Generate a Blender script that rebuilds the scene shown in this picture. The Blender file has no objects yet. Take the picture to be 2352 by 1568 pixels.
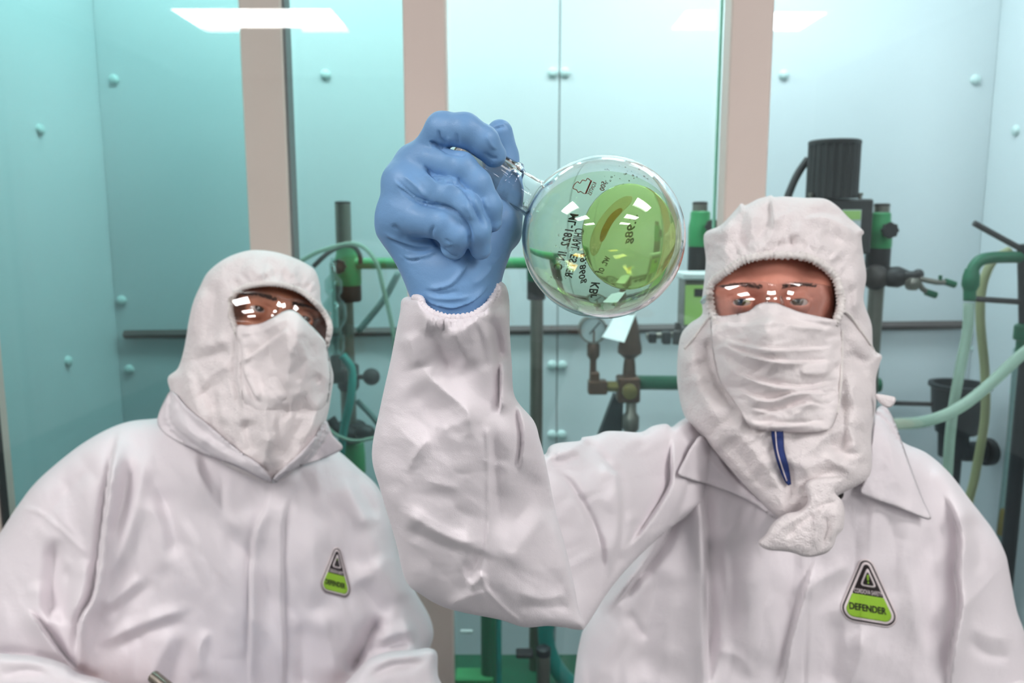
import bpy, math, random
import numpy as np
from mathutils import Vector, Matrix

# ------------------------------------------------------------------ camera
scene = bpy.context.scene
F = 2352 * 28 / 36.0
PITCH = math.radians(8.5)
CAM = np.array([0.0, 0.0, 1.70])
RV = np.array([1.0, 0.0, 0.0])
UV = np.array([0.0, math.sin(PITCH), math.cos(PITCH)])
FV = np.array([0.0, math.cos(PITCH), -math.sin(PITCH)])

cd = bpy.data.cameras.new('camera')
cd.lens = 28; cd.sensor_width = 36
cd.clip_start = 0.02; cd.clip_end = 60
cd.dof.use_dof = True
cd.dof.focus_distance = 0.50
cd.dof.aperture_fstop = 10.0
cam = bpy.data.objects.new('camera', cd)
scene.collection.objects.link(cam)
cam.location = CAM
cam.rotation_euler = (math.pi / 2 - PITCH, 0, 0)
scene.camera = cam

# ------------------------------------------------------------------ world and exposure
w = bpy.data.worlds.new('room_ambient'); scene.world = w
w.use_nodes = True
w.node_tree.nodes['Background'].inputs[0].default_value = (0.9, 0.93, 1.0, 1)
w.node_tree.nodes['Background'].inputs[1].default_value = 0.04
vs = scene.view_settings
vs.view_transform = 'Standard'; vs.look = 'None'; vs.gamma = 1; vs.use_curve_mapping = False
vs.exposure = 0.0
ROOM_LAMP = 22.5
HOOD_LAMP = 18.5

# ------------------------------------------------------------------ helpers
C = scene.collection

def lin(c):
    if isinstance(c, str):
        c = tuple(int(c[i:i + 2], 16) / 255 for i in (0, 2, 4))
    return tuple((x / 12.92) if x <= 0.04045 else ((x + 0.055) / 1.055) ** 2.4 for x in c) + (1,)

def W(px, py, z):
    """world point seen at photo pixel px, py, at z metres along the optical axis"""
    px = np.asarray(px, float); py = np.asarray(py, float); z = np.asarray(z, float)
    return (CAM + z[..., None] * (((px - 1176) / F)[..., None] * RV - ((py - 784) / F)[..., None] * UV + FV))

def PY(px, py, Y):
    d = (px - 1176) / F * RV - (py - 784) / F * UV + FV
    return CAM + d * (Y / d[1])

def ZD(Y, py):
    """optical depth of the plane at world Y seen at row py"""
    d = -(py - 784) / F * UV + FV
    return Y / d[1]

def tag(o, label=None, cat=None, group=None, kind=None):
    if label: o['label'] = label
    if cat: o['category'] = cat
    if group: o['group'] = group
    if kind: o['kind'] = kind
    return o

def empty(name, loc=(0, 0, 0), label=None, cat=None, group=None):
    o = bpy.data.objects.new(name, None); C.objects.link(o)
    o.location = loc
    o.empty_display_size = 0.05
    return tag(o, label, cat, group)

def put(o, parent):
    """parent o, keeping its vertices in world coordinates"""
    if parent is not None:
        o.parent = parent
        l = Vector((0, 0, 0)); p = parent
        while p is not None:
            l += p.location; p = p.parent
        o.location = -l
    return o

def mesh(name, verts, faces, mat, parent=None, smooth=True, label=None):
    me = bpy.data.meshes.new(name)
    v = np.asarray(verts, float)
    me.from_pydata(v.tolist(), [], [list(map(int, f)) for f in faces] if not isinstance(faces, np.ndarray) else faces.tolist())
    if smooth:
        me.polygons.foreach_set('use_smooth', np.ones(len(me.polygons), bool))
    me.materials.append(mat)
    me.update()
    o = bpy.data.objects.new(name, me); C.objects.link(o)
    if parent is not None: put(o, parent)
    if label: o['label'] = label
    return o

class MB:
    """collects shapes for one mesh part"""
    def __init__(s): s.v = []; s.f = []
    def add(s, v, f):
        n = len(s.v); s.v += [tuple(map(float, p)) for p in v]; s.f += [[i + n for i in q] for q in f]; return s
    def box(s, c, size, rot=None, bev=0.0):
        hx, hy, hz = [a / 2 for a in size]
        R = rot if rot is not None else Matrix.Identity(3)
        b = min(bev, hx * .9, hy * .9, hz * .9)
        if b <= 0:
            P = [Vector((x, y, z)) for x in (-hx, hx) for y in (-hy, hy) for z in (-hz, hz)]
            f = [(0, 1, 3, 2), (4, 6, 7, 5), (0, 4, 5, 1), (2, 3, 7, 6), (0, 2, 6, 4), (1, 5, 7, 3)]
        else:
            P = []; idx = {}
            for x in (-1, 1):
                for y in (-1, 1):
                    for z in (-1, 1):
                        for k in range(3):
                            h = [hx, hy, hz]; q = [h[i] - (0 if i == k else b) for i in range(3)]
                            idx[(x, y, z, k)] = len(P); P.append(Vector((x * q[0], y * q[1], z * q[2])))
            f = []
            for k in range(3):
                a, c2 = [i for i in range(3) if i != k]
                for sg in (-1, 1):
                    q = []
                    for u, v_ in ((-1, -1), (1, -1), (1, 1), (-1, 1)):
                        t = [0, 0, 0]; t[k] = sg; t[a] = u; t[c2] = v_; q.append(idx[(*t, k)])
                    flip = (sg == 1) == (k == 1)
                    f.append(q[::-1] if flip else q)
            for k in range(3):
                a, c2 = [i for i in range(3) if i != k]
                for sa in (-1, 1):
                    for sc in (-1, 1):
                        q = []
                        for sg, kk in ((-1, a), (1, a), (1, c2), (-1, c2)):
                            t = [0, 0, 0]; t[k] = sg; t[a] = sa; t[c2] = sc; q.append(idx[(*t, kk)])
                        f.append(q)
            for x in (-1, 1):
                for y in (-1, 1):
                    for z in (-1, 1):
                        f.append([idx[(x, y, z, k)] for k in range(3)])
        c = Vector(c)
        return s.add([c + R @ p for p in P], f)
    def tube(s, path, r, seg=12, caps=True, res=0):
        P = [Vector(p) for p in path]
        if res: P = [Vector(q) for q in catmull(np.array([tuple(p) for p in P]), res)]
        n = len(P); rr = r if hasattr(r, '__len__') else [r] * n
        if len(rr) != n: rr = np.interp(np.linspace(0, 1, n), np.linspace(0, 1, len(rr)), rr)
        T = [(P[min(i + 1, n - 1)] - P[max(i - 1, 0)]).normalized() for i in range(n)]
        a = Vector((0, 0, 1)) if abs(T[0].z) < .9 else Vector((1, 0, 0))
        u = T[0].cross(a).normalized(); v = []; f = []
        for i in range(n):
            u = (u - T[i] * u.dot(T[i])).normalized(); b = T[i].cross(u)
            for j in range(seg):
                t = 2 * math.pi * j / seg
                v.append(P[i] + (u * math.cos(t) + b * math.sin(t)) * float(rr[i]))
        for i in range(n - 1):
            for j in range(seg):
                k = (j + 1) % seg
                f.append((i * seg + j, i * seg + k, (i + 1) * seg + k, (i + 1) * seg + j))
        if caps:
            f.append(tuple(range(seg))[::-1]); f.append(tuple((n - 1) * seg + j for j in range(seg)))
        return s.add(v, f)
    def lathe(s, prof, o, axis, seg=24, caps=True):
        """prof: (radius, height) pairs along axis from o"""
        o = Vector(o); ax = Vector(axis).normalized()
        a = Vector((0, 0, 1)) if abs(ax.z) < .9 else Vector((1, 0, 0))
        u = ax.cross(a).normalized(); b = ax.cross(u); v = []; f = []
        for r, h in prof:
            for j in range(seg):
                t = 2 * math.pi * j / seg
                v.append(o + ax * h + (u * math.cos(t) + b * math.sin(t)) * max(r, 1e-5))
        for i in range(len(prof) - 1):
            for j in range(seg):
                k = (j + 1) % seg
                f.append((i * seg + j, i * seg + k, (i + 1) * seg + k, (i + 1) * seg + j))
        if caps: f.append(tuple(range(seg))[::-1]); f.append(tuple((len(prof) - 1) * seg + j for j in range(seg)))
        return s.add(v, f)
    def sphere(s, c, r, seg=20, rings=12, sc=(1, 1, 1)):
        prof = []
        c = Vector(c); v = []; f = []
        for i in range(rings + 1):
            p = math.pi * i / rings
            for j in range(seg):
                t = 2 * math.pi * j / seg
                v.append(c + Vector((math.sin(p) * math.cos(t) * r * sc[0], math.sin(p) * math.sin(t) * r * sc[1], math.cos(p) * r * sc[2])))
        for i in range(rings):
            for j in range(seg):
                k = (j + 1) % seg
                f.append((i * seg + j, (i + 1) * seg + j, (i + 1) * seg + k, i * seg + k))
        return s.add(v, f)
    def prism(s, pts, d):
        """polygon pts (3D, planar) extruded by vector d"""
        n = len(pts); d = Vector(d)
        v = [Vector(p) for p in pts] + [Vector(p) + d for p in pts]
        f = [tuple(range(n))[::-1], tuple(range(n, 2 * n))] + [(i, (i + 1) % n, n + (i + 1) % n, n + i) for i in range(n)]
        return s.add(v, f)
    def build(s, name, mat, parent=None, smooth=False, label=None, autosmooth=True):
        o = mesh(name, s.v, s.f, mat, parent, smooth, label)
        if smooth == 'angle' or (smooth and autosmooth):
            sharp_by_angle(o.data, 38)
        return o

def sharp_by_angle(me, deg):
    import bmesh
    bm = bmesh.new(); bm.from_mesh(me)
    bmesh.ops.recalc_face_normals(bm, faces=bm.faces)
    c = math.radians(deg)
    for e in bm.edges:
        if len(e.link_faces) == 2 and e.calc_face_angle(0) > c: e.smooth = False
    bm.to_mesh(me); bm.free()

def catmull(P, res=6, closed=False):
    P = np.asarray(P, float); n = len(P); out = []
    rng = range(n) if closed else range(n - 1)
    for i in rng:
        p1 = P[i]; p2 = P[(i + 1) % n]
        p0 = P[(i - 1) % n] if closed or i > 0 else 2 * p1 - p2
        p3 = P[(i + 2) % n] if closed or i + 2 < n else 2 * p2 - p1
        for k in range(res):
            t = k / res
            out.append(.5 * ((2 * p1) + (-p0 + p2) * t + (2 * p0 - 5 * p1 + 4 * p2 - p3) * t * t + (-p0 + 3 * p1 - 3 * p2 + p3) * t ** 3))
    if not closed: out.append(P[-1])
    return np.array(out)

# ------------------------------------------------------------------ materials
class NT:
    def __init__(s, m): s.t = m.node_tree; s.n = s.t.nodes; s.l = s.t.links
    def node(s, typ, **kw):
        n = s.n.new(typ)
        for k, v in kw.items():
            if k.startswith('i_'):
                key = k[2:].replace('_', ' ')
                n.inputs[int(key) if key.isdigit() else key].default_value = v
            else: setattr(n, k, v)
        return n
    def link(s, a, b): s.l.new(a, b)

def material(name, col, rough=.5, metal=0, var=.06, scale=30, bump=0, bscale=200, coat=0, trans=0, ior=1.45, sheen=0, spec=.5, sss=0, col2=None, weave=0, wscale=900, emit=None, estr=0):
    m = bpy.data.materials.new(name); m.use_nodes = True
    t = NT(m); b = t.n['Principled BSDF']
    c = lin(col)
    tc = t.node('ShaderNodeTexCoord')
    nz = t.node('ShaderNodeTexNoise', i_Scale=scale, i_Detail=4.0)
    t.link(tc.outputs['Object'], nz.inputs['Vector'])
    mx = t.node('ShaderNodeMix', data_type='RGBA')
    c2 = lin(col2) if col2 else tuple(max(0, x * (1 - 2.2 * var)) for x in c[:3]) + (1,)
    c1 = c if col2 else tuple(min(1, x * (1 + var)) for x in c[:3]) + (1,)
    mx.inputs[6].default_value = c1; mx.inputs[7].default_value = c2
    t.link(nz.outputs['Fac'], mx.inputs[0]); t.link(mx.outputs[2], b.inputs['Base Color'])
    b.inputs['Roughness'].default_value = rough; b.inputs['Metallic'].default_value = metal
    b.inputs['Coat Weight'].default_value = coat; b.inputs['Transmission Weight'].default_value = trans
    b.inputs['IOR'].default_value = ior; b.inputs['Sheen Weight'].default_value = sheen
    b.inputs['Specular IOR Level'].default_value = spec
    if sss:
        b.inputs['Subsurface Weight'].default_value = sss
        b.inputs['Subsurface Radius'].default_value = (.012, .005, .003); b.inputs['Subsurface Scale'].default_value = 1
    if emit:
        b.inputs['Emission Color'].default_value = lin(emit); b.inputs['Emission Strength'].default_value = estr
    last = None
    if bump:
        bn = t.node('ShaderNodeTexNoise', i_Scale=bscale, i_Detail=6.0, i_Roughness=.6)
        t.link(tc.outputs['Object'], bn.inputs['Vector'])
        bp = t.node('ShaderNodeBump', i_Strength=1.0, i_Distance=bump)
        t.link(bn.outputs['Fac'], bp.inputs['Height']); last = bp
    if weave:
        wv = t.node('ShaderNodeTexVoronoi', i_Scale=wscale); wv.feature = 'F1'
        t.link(tc.outputs['Object'], wv.inputs['Vector'])
        bp = t.node('ShaderNodeBump', i_Strength=1.0, i_Distance=weave)
        t.link(wv.outputs['Distance'], bp.inputs['Height'])
        if last: t.link(last.outputs[0], bp.inputs['Normal'])
        last = bp
    if last: t.link(last.outputs[0], b.inputs['Normal'])
    return m

def pane_material(name, tint, refl=1.0, rough=0.0):
    m = bpy.data.materials.new(name); m.use_nodes = True
    t = NT(m); t.n.remove(t.n['Principled BSDF'])
    tc = t.node('ShaderNodeTexCoord')
    nz = t.node('ShaderNodeTexNoise', i_Scale=1.3)
    t.link(tc.outputs['Object'], nz.inputs['Vector'])
    mx = t.node('ShaderNodeMix', data_type='RGBA')
    mx.inputs[6].default_value = tuple(tint) + (1,); mx.inputs[7].default_value = tuple(x * .97 for x in tint) + (1,)
    t.link(nz.outputs['Fac'], mx.inputs[0])
    tr = t.node('ShaderNodeBsdfTransparent'); t.link(mx.outputs[2], tr.inputs[0])
    gl = t.node('ShaderNodeBsdfGlossy', i_Roughness=rough); gl.inputs[0].default_value = (1, 1, 1, 1)
    fr = t.node('ShaderNodeFresnel', i_IOR=1.5)
    ge = t.node('ShaderNodeNewGeometry'); mr = t.node('ShaderNodeMapRange'); mr.inputs[3].default_value = 1.5; mr.inputs[4].default_value = 1 / 1.5
    t.link(ge.outputs['Backfacing'], mr.inputs[0]); t.link(mr.outputs[0], fr.inputs[0])   # same reflectance on both faces of the sheet
    mu = t.node('ShaderNodeMath', operation='MULTIPLY'); mu.inputs[1].default_value = refl
    t.link(fr.outputs[0], mu.inputs[0])
    ms = t.node('ShaderNodeMixShader')
    t.link(mu.outputs[0], ms.inputs[0]); t.link(tr.outputs[0], ms.inputs[1]); t.link(gl.outputs[0], ms.inputs[2])
    t.link(ms.outputs[0], t.n['Material Output'].inputs[0])
    return m

def lamp_material(name, col, strength):
    m = bpy.data.materials.new(name); m.use_nodes = True
    t = NT(m); t.n.remove(t.n['Principled BSDF'])
    tc = t.node('ShaderNodeTexCoord'); nz = t.node('ShaderNodeTexNoise', i_Scale=60.0)
    t.link(tc.outputs['Object'], nz.inputs['Vector'])
    mx = t.node('ShaderNodeMix', data_type='RGBA'); mx.inputs[6].default_value = col + (1,); mx.inputs[7].default_value = tuple(.97 * c for c in col) + (1,)
    t.link(nz.outputs['Fac'], mx.inputs[0])
    e = t.node('ShaderNodeEmission', i_Strength=strength); t.link(mx.outputs[2], e.inputs[0])
    t.link(e.outputs[0], t.n['Material Output'].inputs[0])
    return m

M = {}
M['wall'] = material('painted_wall', 'a9adac', .7, scale=4, var=.02)
M['floor'] = material('vinyl_floor', '5f6163', .45, scale=40, var=.06)
M['ceiling'] = material('ceiling_tile', 'c9cac8', .9, scale=90, var=.05)
M['panel'] = material('hood_liner_white', 'd8dde0', .38, scale=2.5, var=.03)
M['post'] = material('beige_painted_metal', 'dccbc1', .45, scale=6, var=.03)
M['gasket'] = material('dark_gasket', '6f7272', .6)
M['steel'] = material('stainless_steel', '8d857c', .38, metal=.85, scale=50, var=.08)
M['darksteel'] = material('dark_steel', '4a423f', .5, metal=.4)
M['green'] = material('green_enamel', '3f9a5e', .4, scale=20, var=.08)
M['dgreen'] = material('dark_green_enamel', '1d6a4a', .4, scale=20, var=.1)
M['black'] = material('black_plastic', '2a2627', .45)
M['motorblack'] = material('motor_black', '3d3838', .5)
M['brass'] = material('aged_brass', '6b4a38', .5, metal=.5, scale=60, var=.2)
M['brass2'] = material('yellow_brass', '8a7a45', .45, metal=.6)
M['white'] = material('white_plastic', 'd5dad8', .45)
M['lime'] = material('lime_label', '8cc63f', .5, col2='c9dc9a', scale=9)
M['rail'] = material('dark_rail', '554a48', .5)
M['cap'] = material('white_bolt_cap', 'd2e4e2', .35)
M['teal'] = material('teal_hose', '0f8f86', .4)
M['dial'] = material('gauge_face', 'c4cfd0', .4)
M['drain'] = material('black_polypropylene', '1b2226', .45)

# ------------------------------------------------------------------ numpy noise
_ROT = np.linalg.qr(np.random.RandomState(2).randn(3, 3))[0]
def vnoise(P, seed=0):
    """gradient noise, about -1..1, on an (n,3) array"""
    P = np.asarray(P, float) @ _ROT + seed * 1.37
    i = np.floor(P).astype(np.int64); f = P - i
    u = f * f * f * (f * (f * 6 - 15) + 10)
    out = np.zeros(len(P))
    for dx in (0, 1):
        for dy in (0, 1):
            for dz in (0, 1):
                h = ((i[:, 0] + dx) * 374761393 + (i[:, 1] + dy) * 668265263 + (i[:, 2] + dz) * 1442695041 + seed * 974634777) & 0xffffffff
                h = ((h ^ (h >> 13)) * 1274126177) & 0xffffffff
                h = h ^ (h >> 16)
                a = (h & 1023) / 1023.0 * 2 * math.pi; c = ((h >> 10) & 1023) / 511.5 - 1; s_ = np.sqrt(np.maximum(1 - c * c, 0))
                val = np.cos(a) * s_ * (f[:, 0] - dx) + np.sin(a) * s_ * (f[:, 1] - dy) + c * (f[:, 2] - dz)
                wgt = (u[:, 0] if dx else 1 - u[:, 0]) * (u[:, 1] if dy else 1 - u[:, 1]) * (u[:, 2] if dz else 1 - u[:, 2])
                out += val * wgt
    return out * 1.5

def crumple(P, scale, seed=0, octaves=3):
    """ridged noise: sharp creases between smooth facets"""
    out = 0; a = 1; s = 0
    for k in range(octaves):
        out = out + a * (1 - 2 * np.abs(vnoise(P * scale * 2 ** k + 17.3 * k, seed + k))); s += a; a *= .5
    return out / s

def facets(P, seed=0, octaves=2):
    """piecewise flat relief with sharp crease lines, like crumpled film, on an (n,2) array"""
    c, s_ = math.cos(.5 + seed), math.sin(.5 + seed)
    Q = np.asarray(P, float) @ np.array([[c, -s_], [s_, c]]) + seed * 7.31
    out = 0; amp = 1; tot = 0
    for k in range(octaves):
        z = np.full(len(Q), seed * 1.7 + k)
        R_ = Q + .55 * np.stack([vnoise(np.stack([Q[:, 0], Q[:, 1], z], 1) * .9, seed + 31 + k), vnoise(np.stack([Q[:, 0], Q[:, 1], z], 1) * .9, seed + 57 + k)], 1)
        R_ = R_ @ np.array([[1, 0], [.5, 1.15]])
        i = np.floor(R_).astype(np.int64); f = R_ - i
        def hv(dx, dy):
            h = ((i[:, 0] + dx) * 374761393 + (i[:, 1] + dy) * 668265263 + (seed + 11 * k) * 974634777) & 0xffffffff
            h = ((h ^ (h >> 13)) * 1274126177) & 0xffffffff
            return ((h ^ (h >> 16)) & 0xffff) / 32767.5 - 1
        a, b, d, e = hv(0, 0), hv(1, 0), hv(0, 1), hv(1, 1)
        lo = f.sum(1) < 1
        v = np.where(lo, a + (b - a) * f[:, 0] + (d - a) * f[:, 1], e + (d - e) * (1 - f[:, 0]) + (b - e) * (1 - f[:, 1]))
        out = out + amp * v; tot += amp; amp *= .4; Q = Q * 2.3 + 5.1
    return out / tot
# ------------------------------------------------------------------ soft shapes grown from an outline
def inside(poly, X, Y):
    r = np.zeros(X.shape, bool); n = len(poly)
    for i in range(n):
        x1, y1 = poly[i]; x2, y2 = poly[(i + 1) % n]
        if y1 == y2: continue
        c = ((Y > min(y1, y2)) & (Y <= max(y1, y2)))
        r ^= c & (X < (x2 - x1) * (Y - y1) / (y2 - y1) + x1)
    return r

def seg_dist(P, A, B):
    """distance from points P (n,2) to the segments A-B; returns distance, closest point"""
    best = np.full(len(P), 1e9); cp = np.zeros_like(P)
    for a, b in zip(A, B):
        d = b - a; L = d @ d
        t = np.clip(((P - a) @ d) / max(L, 1e-9), 0, 1)
        q = a + t[:, None] * d
        e = ((P - q) ** 2).sum(1)
        m = e < best
        best[m] = e[m]; cp[m] = q[m]
    return np.sqrt(best), cp

def fold_field(px, py, folds, wg=1.0):
    """height (m) of drawn folds at pixel positions. fold = (kind, width px, height mm, points[, end taper])
    kinds: r ridge, v valley, s step: high on the left of the travel direction, falling sharply to the right"""
    h = np.zeros(px.shape)
    Pall = np.stack([px, py], 1)
    for fo in folds:
        kind, wd, amp, pts = fo[:4]; wd = wd * wg if wd > 6 else wd
        Q = catmull(np.array(pts, float), 4) if len(pts) > 2 else np.array(pts, float)
        reach = wd * (4 if kind == 's' else 2.6)
        lo = Q.min(0) - reach; hi = Q.max(0) + reach
        m = (px > lo[0]) & (px < hi[0]) & (py > lo[1]) & (py < hi[1])
        if not m.any(): continue
        P = Pall[m]
        best = np.full(len(P), 1e9); sgn = np.zeros(len(P)); tt = np.zeros(len(P))
        L = np.r_[0, np.cumsum(np.linalg.norm(np.diff(Q, axis=0), axis=1))]
        for i in range(len(Q) - 1):
            a, b = Q[i], Q[i + 1]; d = b - a; l2 = d @ d
            if l2 < 1e-9: continue
            t = np.clip(((P - a) @ d) / l2, 0, 1)
            q = a + t[:, None] * d
            e = ((P - q) ** 2).sum(1)
            k = e < best
            best[k] = e[k]
            cr = d[0] * (P[:, 1] - a[1]) - d[1] * (P[:, 0] - a[0])
            sgn[k] = np.sign(cr[k]); tt[k] = (L[i] + t[k] * np.sqrt(l2)) / L[-1]
        dist = np.sqrt(best)
        tp = fo[4] if len(fo) > 4 else .25
        tap = np.clip(np.minimum(tt, 1 - tt) / tp, 0, 1) if tp > 0 else 1
        tap = tap * tap * (3 - 2 * tap) if tp > 0 else 1
        crisp = np.exp(-(np.sqrt(dist ** 2 + (.35 * wd) ** 2) - .35 * wd) / (.8 * wd)) * np.clip(1.6 - dist / (1.65 * wd), 0, 1)
        if kind == 'r': v = crisp
        elif kind == 'v': v = -crisp
        else:
            s = dist * -sgn            # image y runs down: left of travel is negative cross
            v = np.where(s > 0, np.exp(-(s / (1.6 * wd)) ** 2), -.55 * np.exp(-(s / (.5 * wd)) ** 2))
            sm = np.clip((s / (.3 * wd) + 1) / 2, 0, 1); sm = sm * sm * (3 - 2 * sm)
            v = np.exp(-(np.maximum(s, 0) / (1.6 * wd)) ** 2) * sm - .5 * np.exp(-(np.minimum(s, 0) / (.8 * wd)) ** 2) * (1 - sm)
        h[m] += amp / 1000 * v * tap
    return h

def tps(ctrl):
    """thin plate spline through (px, py, value)"""
    Pc = np.array([c[:2] for c in ctrl], float) / 500; v = np.array([c[2] for c in ctrl], float); n = len(v)
    def U(r2): return np.where(r2 > 0, r2 * np.log(np.maximum(r2, 1e-12)) * .5, 0)
    if n < 3:
        return lambda px, py: np.full(np.shape(px), v.mean())
    K = U(((Pc[:, None] - Pc[None]) ** 2).sum(2)) + 1e-6 * np.eye(n)
    A = np.zeros((n + 3, n + 3)); A[:n, :n] = K; A[:n, n] = 1; A[:n, n + 1:] = Pc; A[n, :n] = 1; A[n + 1:, :n] = Pc.T
    sol = np.linalg.lstsq(A, np.r_[v, 0, 0, 0], rcond=None)[0]
    def f(px, py):
        P = np.stack([np.ravel(px), np.ravel(py)], 1) / 500
        r = sol[n] + P @ sol[n + 1:]
        for i in range(n): r = r + sol[i] * U(((P - Pc[i]) ** 2).sum(1))
        return r.reshape(np.shape(px))
    return f

def relax_poisson(mask, iters):
    u = np.zeros(mask.shape)
    idx = np.indices(mask.shape).sum(0) % 2
    m0 = mask & (idx == 0); m1 = mask & (idx == 1)
    n = max(mask.shape); om = 2 / (1 + math.sin(math.pi / (n * .6)))
    for it in range(iters):
        for m in (m0, m1):
            s = np.zeros_like(u)
            s[1:-1, 1:-1] = .25 * (u[:-2, 1:-1] + u[2:, 1:-1] + u[1:-1, :-2] + u[1:-1, 2:]) + .5
            u[m] += om * (s[m] - u[m])
    return u

class Soft:
    """a closed soft body: outline in photo pixels, centre depth field, rounded thickness, folds on the near side"""
    def __init__(s, outline, depth, sp=5, k=1.0, tmax=None, kb=None, tmaxb=None, folds=(), noise=(), smooth_outline=True, hole=None, rim=.15, tfun=None, gain=1.0, wg=1.0):
        poly = catmull(np.array(outline, float), 6, True) if smooth_outline else np.array(outline, float)
        s.poly = poly
        x0, y0 = poly.min(0) - 3 * sp; x1, y1 = poly.max(0) + 3 * sp
        nx = int((x1 - x0) / sp) + 1; ny = int((y1 - y0) / sp) + 1
        gx = x0 + sp * np.arange(nx); gy = y0 + sp * np.arange(ny)
        X, Y = np.meshgrid(gx, gy)
        mask = inside(poly, X, Y)
        # keep cells with four inside corners
        cell = mask[:-1, :-1] & mask[1:, :-1] & mask[:-1, 1:] & mask[1:, 1:]
        vm = np.zeros_like(mask)
        vm[:-1, :-1] |= cell; vm[1:, :-1] |= cell; vm[:-1, 1:] |= cell; vm[1:, 1:] |= cell
        full = np.zeros(mask.shape, int)
        full[:-1, :-1] += cell; full[1:, :-1] += cell; full[:-1, 1:] += cell; full[1:, 1:] += cell
        edge = vm & (full < 4)
        # thickness from a membrane solve
        f = 1
        while max(nx, ny) / f > 170: f += 1
        cm = mask[::f, ::f]
        u = relax_poisson(cm, 4 * max(cm.shape)) * (sp * f) ** 2
        if f > 1:
            yi = np.clip(np.arange(ny) / f, 0, cm.shape[0] - 1.001); xi = np.clip(np.arange(nx) / f, 0, cm.shape[1] - 1.001)
            iy = yi.astype(int); ix = xi.astype(int); fy = (yi - iy)[:, None]; fx = (xi - ix)[None]
            iy1 = np.minimum(iy + 1, cm.shape[0] - 1); ix1 = np.minimum(ix + 1, cm.shape[1] - 1)
            u = (u[iy][:, ix] * (1 - fy) * (1 - fx) + u[iy1][:, ix] * fy * (1 - fx) + u[iy][:, ix1] * (1 - fy) * fx + u[iy1][:, ix1] * fy * fx)
        sel = np.argwhere(vm)
        P = np.stack([X[vm], Y[vm]], 1)
        far = max(3.0 * sp, 2.2 * sp * f)
        nb = edge.copy()
        for it in range(int(max(far, 14) / sp) + 2):
            nb[1:] |= nb[:-1].copy(); nb[:-1] |= nb[1:].copy(); nb[:, 1:] |= nb[:, :-1].copy(); nb[:, :-1] |= nb[:, 1:].copy()
        nv = nb[vm]
        d = np.full(len(P), max(far, 14) + sp); cp = P.copy()
        d[nv], cp[nv] = seg_dist(P[nv], poly, np.roll(poly, -1, 0))
        D = np.zeros(mask.shape); D[vm] = d
        g = np.where(vm & (D > far), u / np.maximum(D, 1e-6), 0); known = vm & (D > far)
        todo = vm & ~known
        if not known.any(): g = np.where(vm, u / np.maximum(D, sp * .3), 0); todo = np.zeros_like(vm)
        for it in range(40):
            if not todo.any(): break
            sm = np.zeros_like(g); ct = np.zeros_like(g)
            for dy, dx in ((0, 1), (0, -1), (1, 0), (-1, 0), (1, 1), (1, -1), (-1, 1), (-1, -1)):
                kk = np.roll(np.roll(known, dy, 0), dx, 1); gg = np.roll(np.roll(g, dy, 0), dx, 1)
                sm += np.where(kk, gg, 0); ct += kk
            new = todo & (ct > 0)
            if not new.any():
                g[todo] = (u / np.maximum(D, sp))[todo]; break
            g[new] = sm[new] / ct[new]; known |= new; todo &= ~new
        near = vm & (D <= far)
        for it in range(6):
            sm = np.zeros_like(g); ct = np.zeros_like(g)
            for dy, dx in ((0, 1), (0, -1), (1, 0), (-1, 0)):
                kk = np.roll(np.roll(vm, dy, 0), dx, 1); gg = np.roll(np.roll(g, dy, 0), dx, 1)
                sm += np.where(kk, gg, 0); ct += kk
            g[near] = (sm / np.maximum(ct, 1))[near]
        U = np.where(near, g * D, u)
        U[edge] = 0
        px = X.copy(); py = Y.copy()
        CP = np.zeros(mask.shape + (2,)); CP[vm] = cp
        px[edge] = CP[edge][:, 0]; py[edge] = CP[edge][:, 1]
        depth_f = depth if callable(depth) else tps(depth)
        zc = np.zeros(mask.shape); zc[vm] = depth_f(px[vm], py[vm])
        root = np.sqrt(np.maximum(U, 0)) * np.where(vm, zc, 1) / F
        def lim(t, k_, tm):
            t = t * k_
            return tm * np.tanh(t / tm) if tm else t
        tf = lim(root, k, tmax); tb = lim(root, kb if kb is not None else k, tmaxb or tmax)
        if tfun is not None: tf = np.where(vm, tfun(px, py, D) , 0)
        hf = np.zeros(mask.shape)
        if folds: hf[vm] = gain * fold_field(px[vm], py[vm], folds, wg)
        fade = np.clip(D / (rim * 60 + 1e-6), 0, 1)
        for nz in noise:
            sc, amp, seed, kind = nz[:4]
            st = nz[4] if len(nz) > 4 else (1, 1)
            Q = np.stack([px[vm] / 100 * st[0], py[vm] / 100 * st[1], np.full(vm.sum(), seed * 3.7)], 1)
            n = crumple(Q, sc, seed) if kind == 'c' else facets(Q[:, :2] * sc, seed) if kind == 'f' else vnoise(Q * sc, seed)
            hf[vm] += amp / 1000 * n
        fade = fade * fade * (3 - 2 * fade)
        s.zf = zc - tf - hf * fade; s.zb = zc + tb
        s.x0, s.y0, s.sp, s.vm, s.nx, s.ny = x0, y0, sp, vm, nx, ny
        s.edge, s.cell, s.px, s.py = edge, cell, px, py
        # fill front raster outward so that lookups near the rim stay sane
        zz = np.where(vm, s.zf, 0); kn = vm.copy()
        for it in range(2):
            sm = np.zeros_like(zz); ct = np.zeros_like(zz)
            for dy, dx in ((0, 1), (0, -1), (1, 0), (-1, 0)):
                kk = np.roll(np.roll(kn, dy, 0), dx, 1); gg = np.roll(np.roll(zz, dy, 0), dx, 1)
                sm += np.where(kk, gg, 0); ct += kk
            new = ~kn & (ct > 0); zz[new] = sm[new] / ct[new]; kn |= new
        s.zz = np.where(kn, zz, zz[kn].max() if kn.any() else 1.0)
        s.hole = hole
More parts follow.
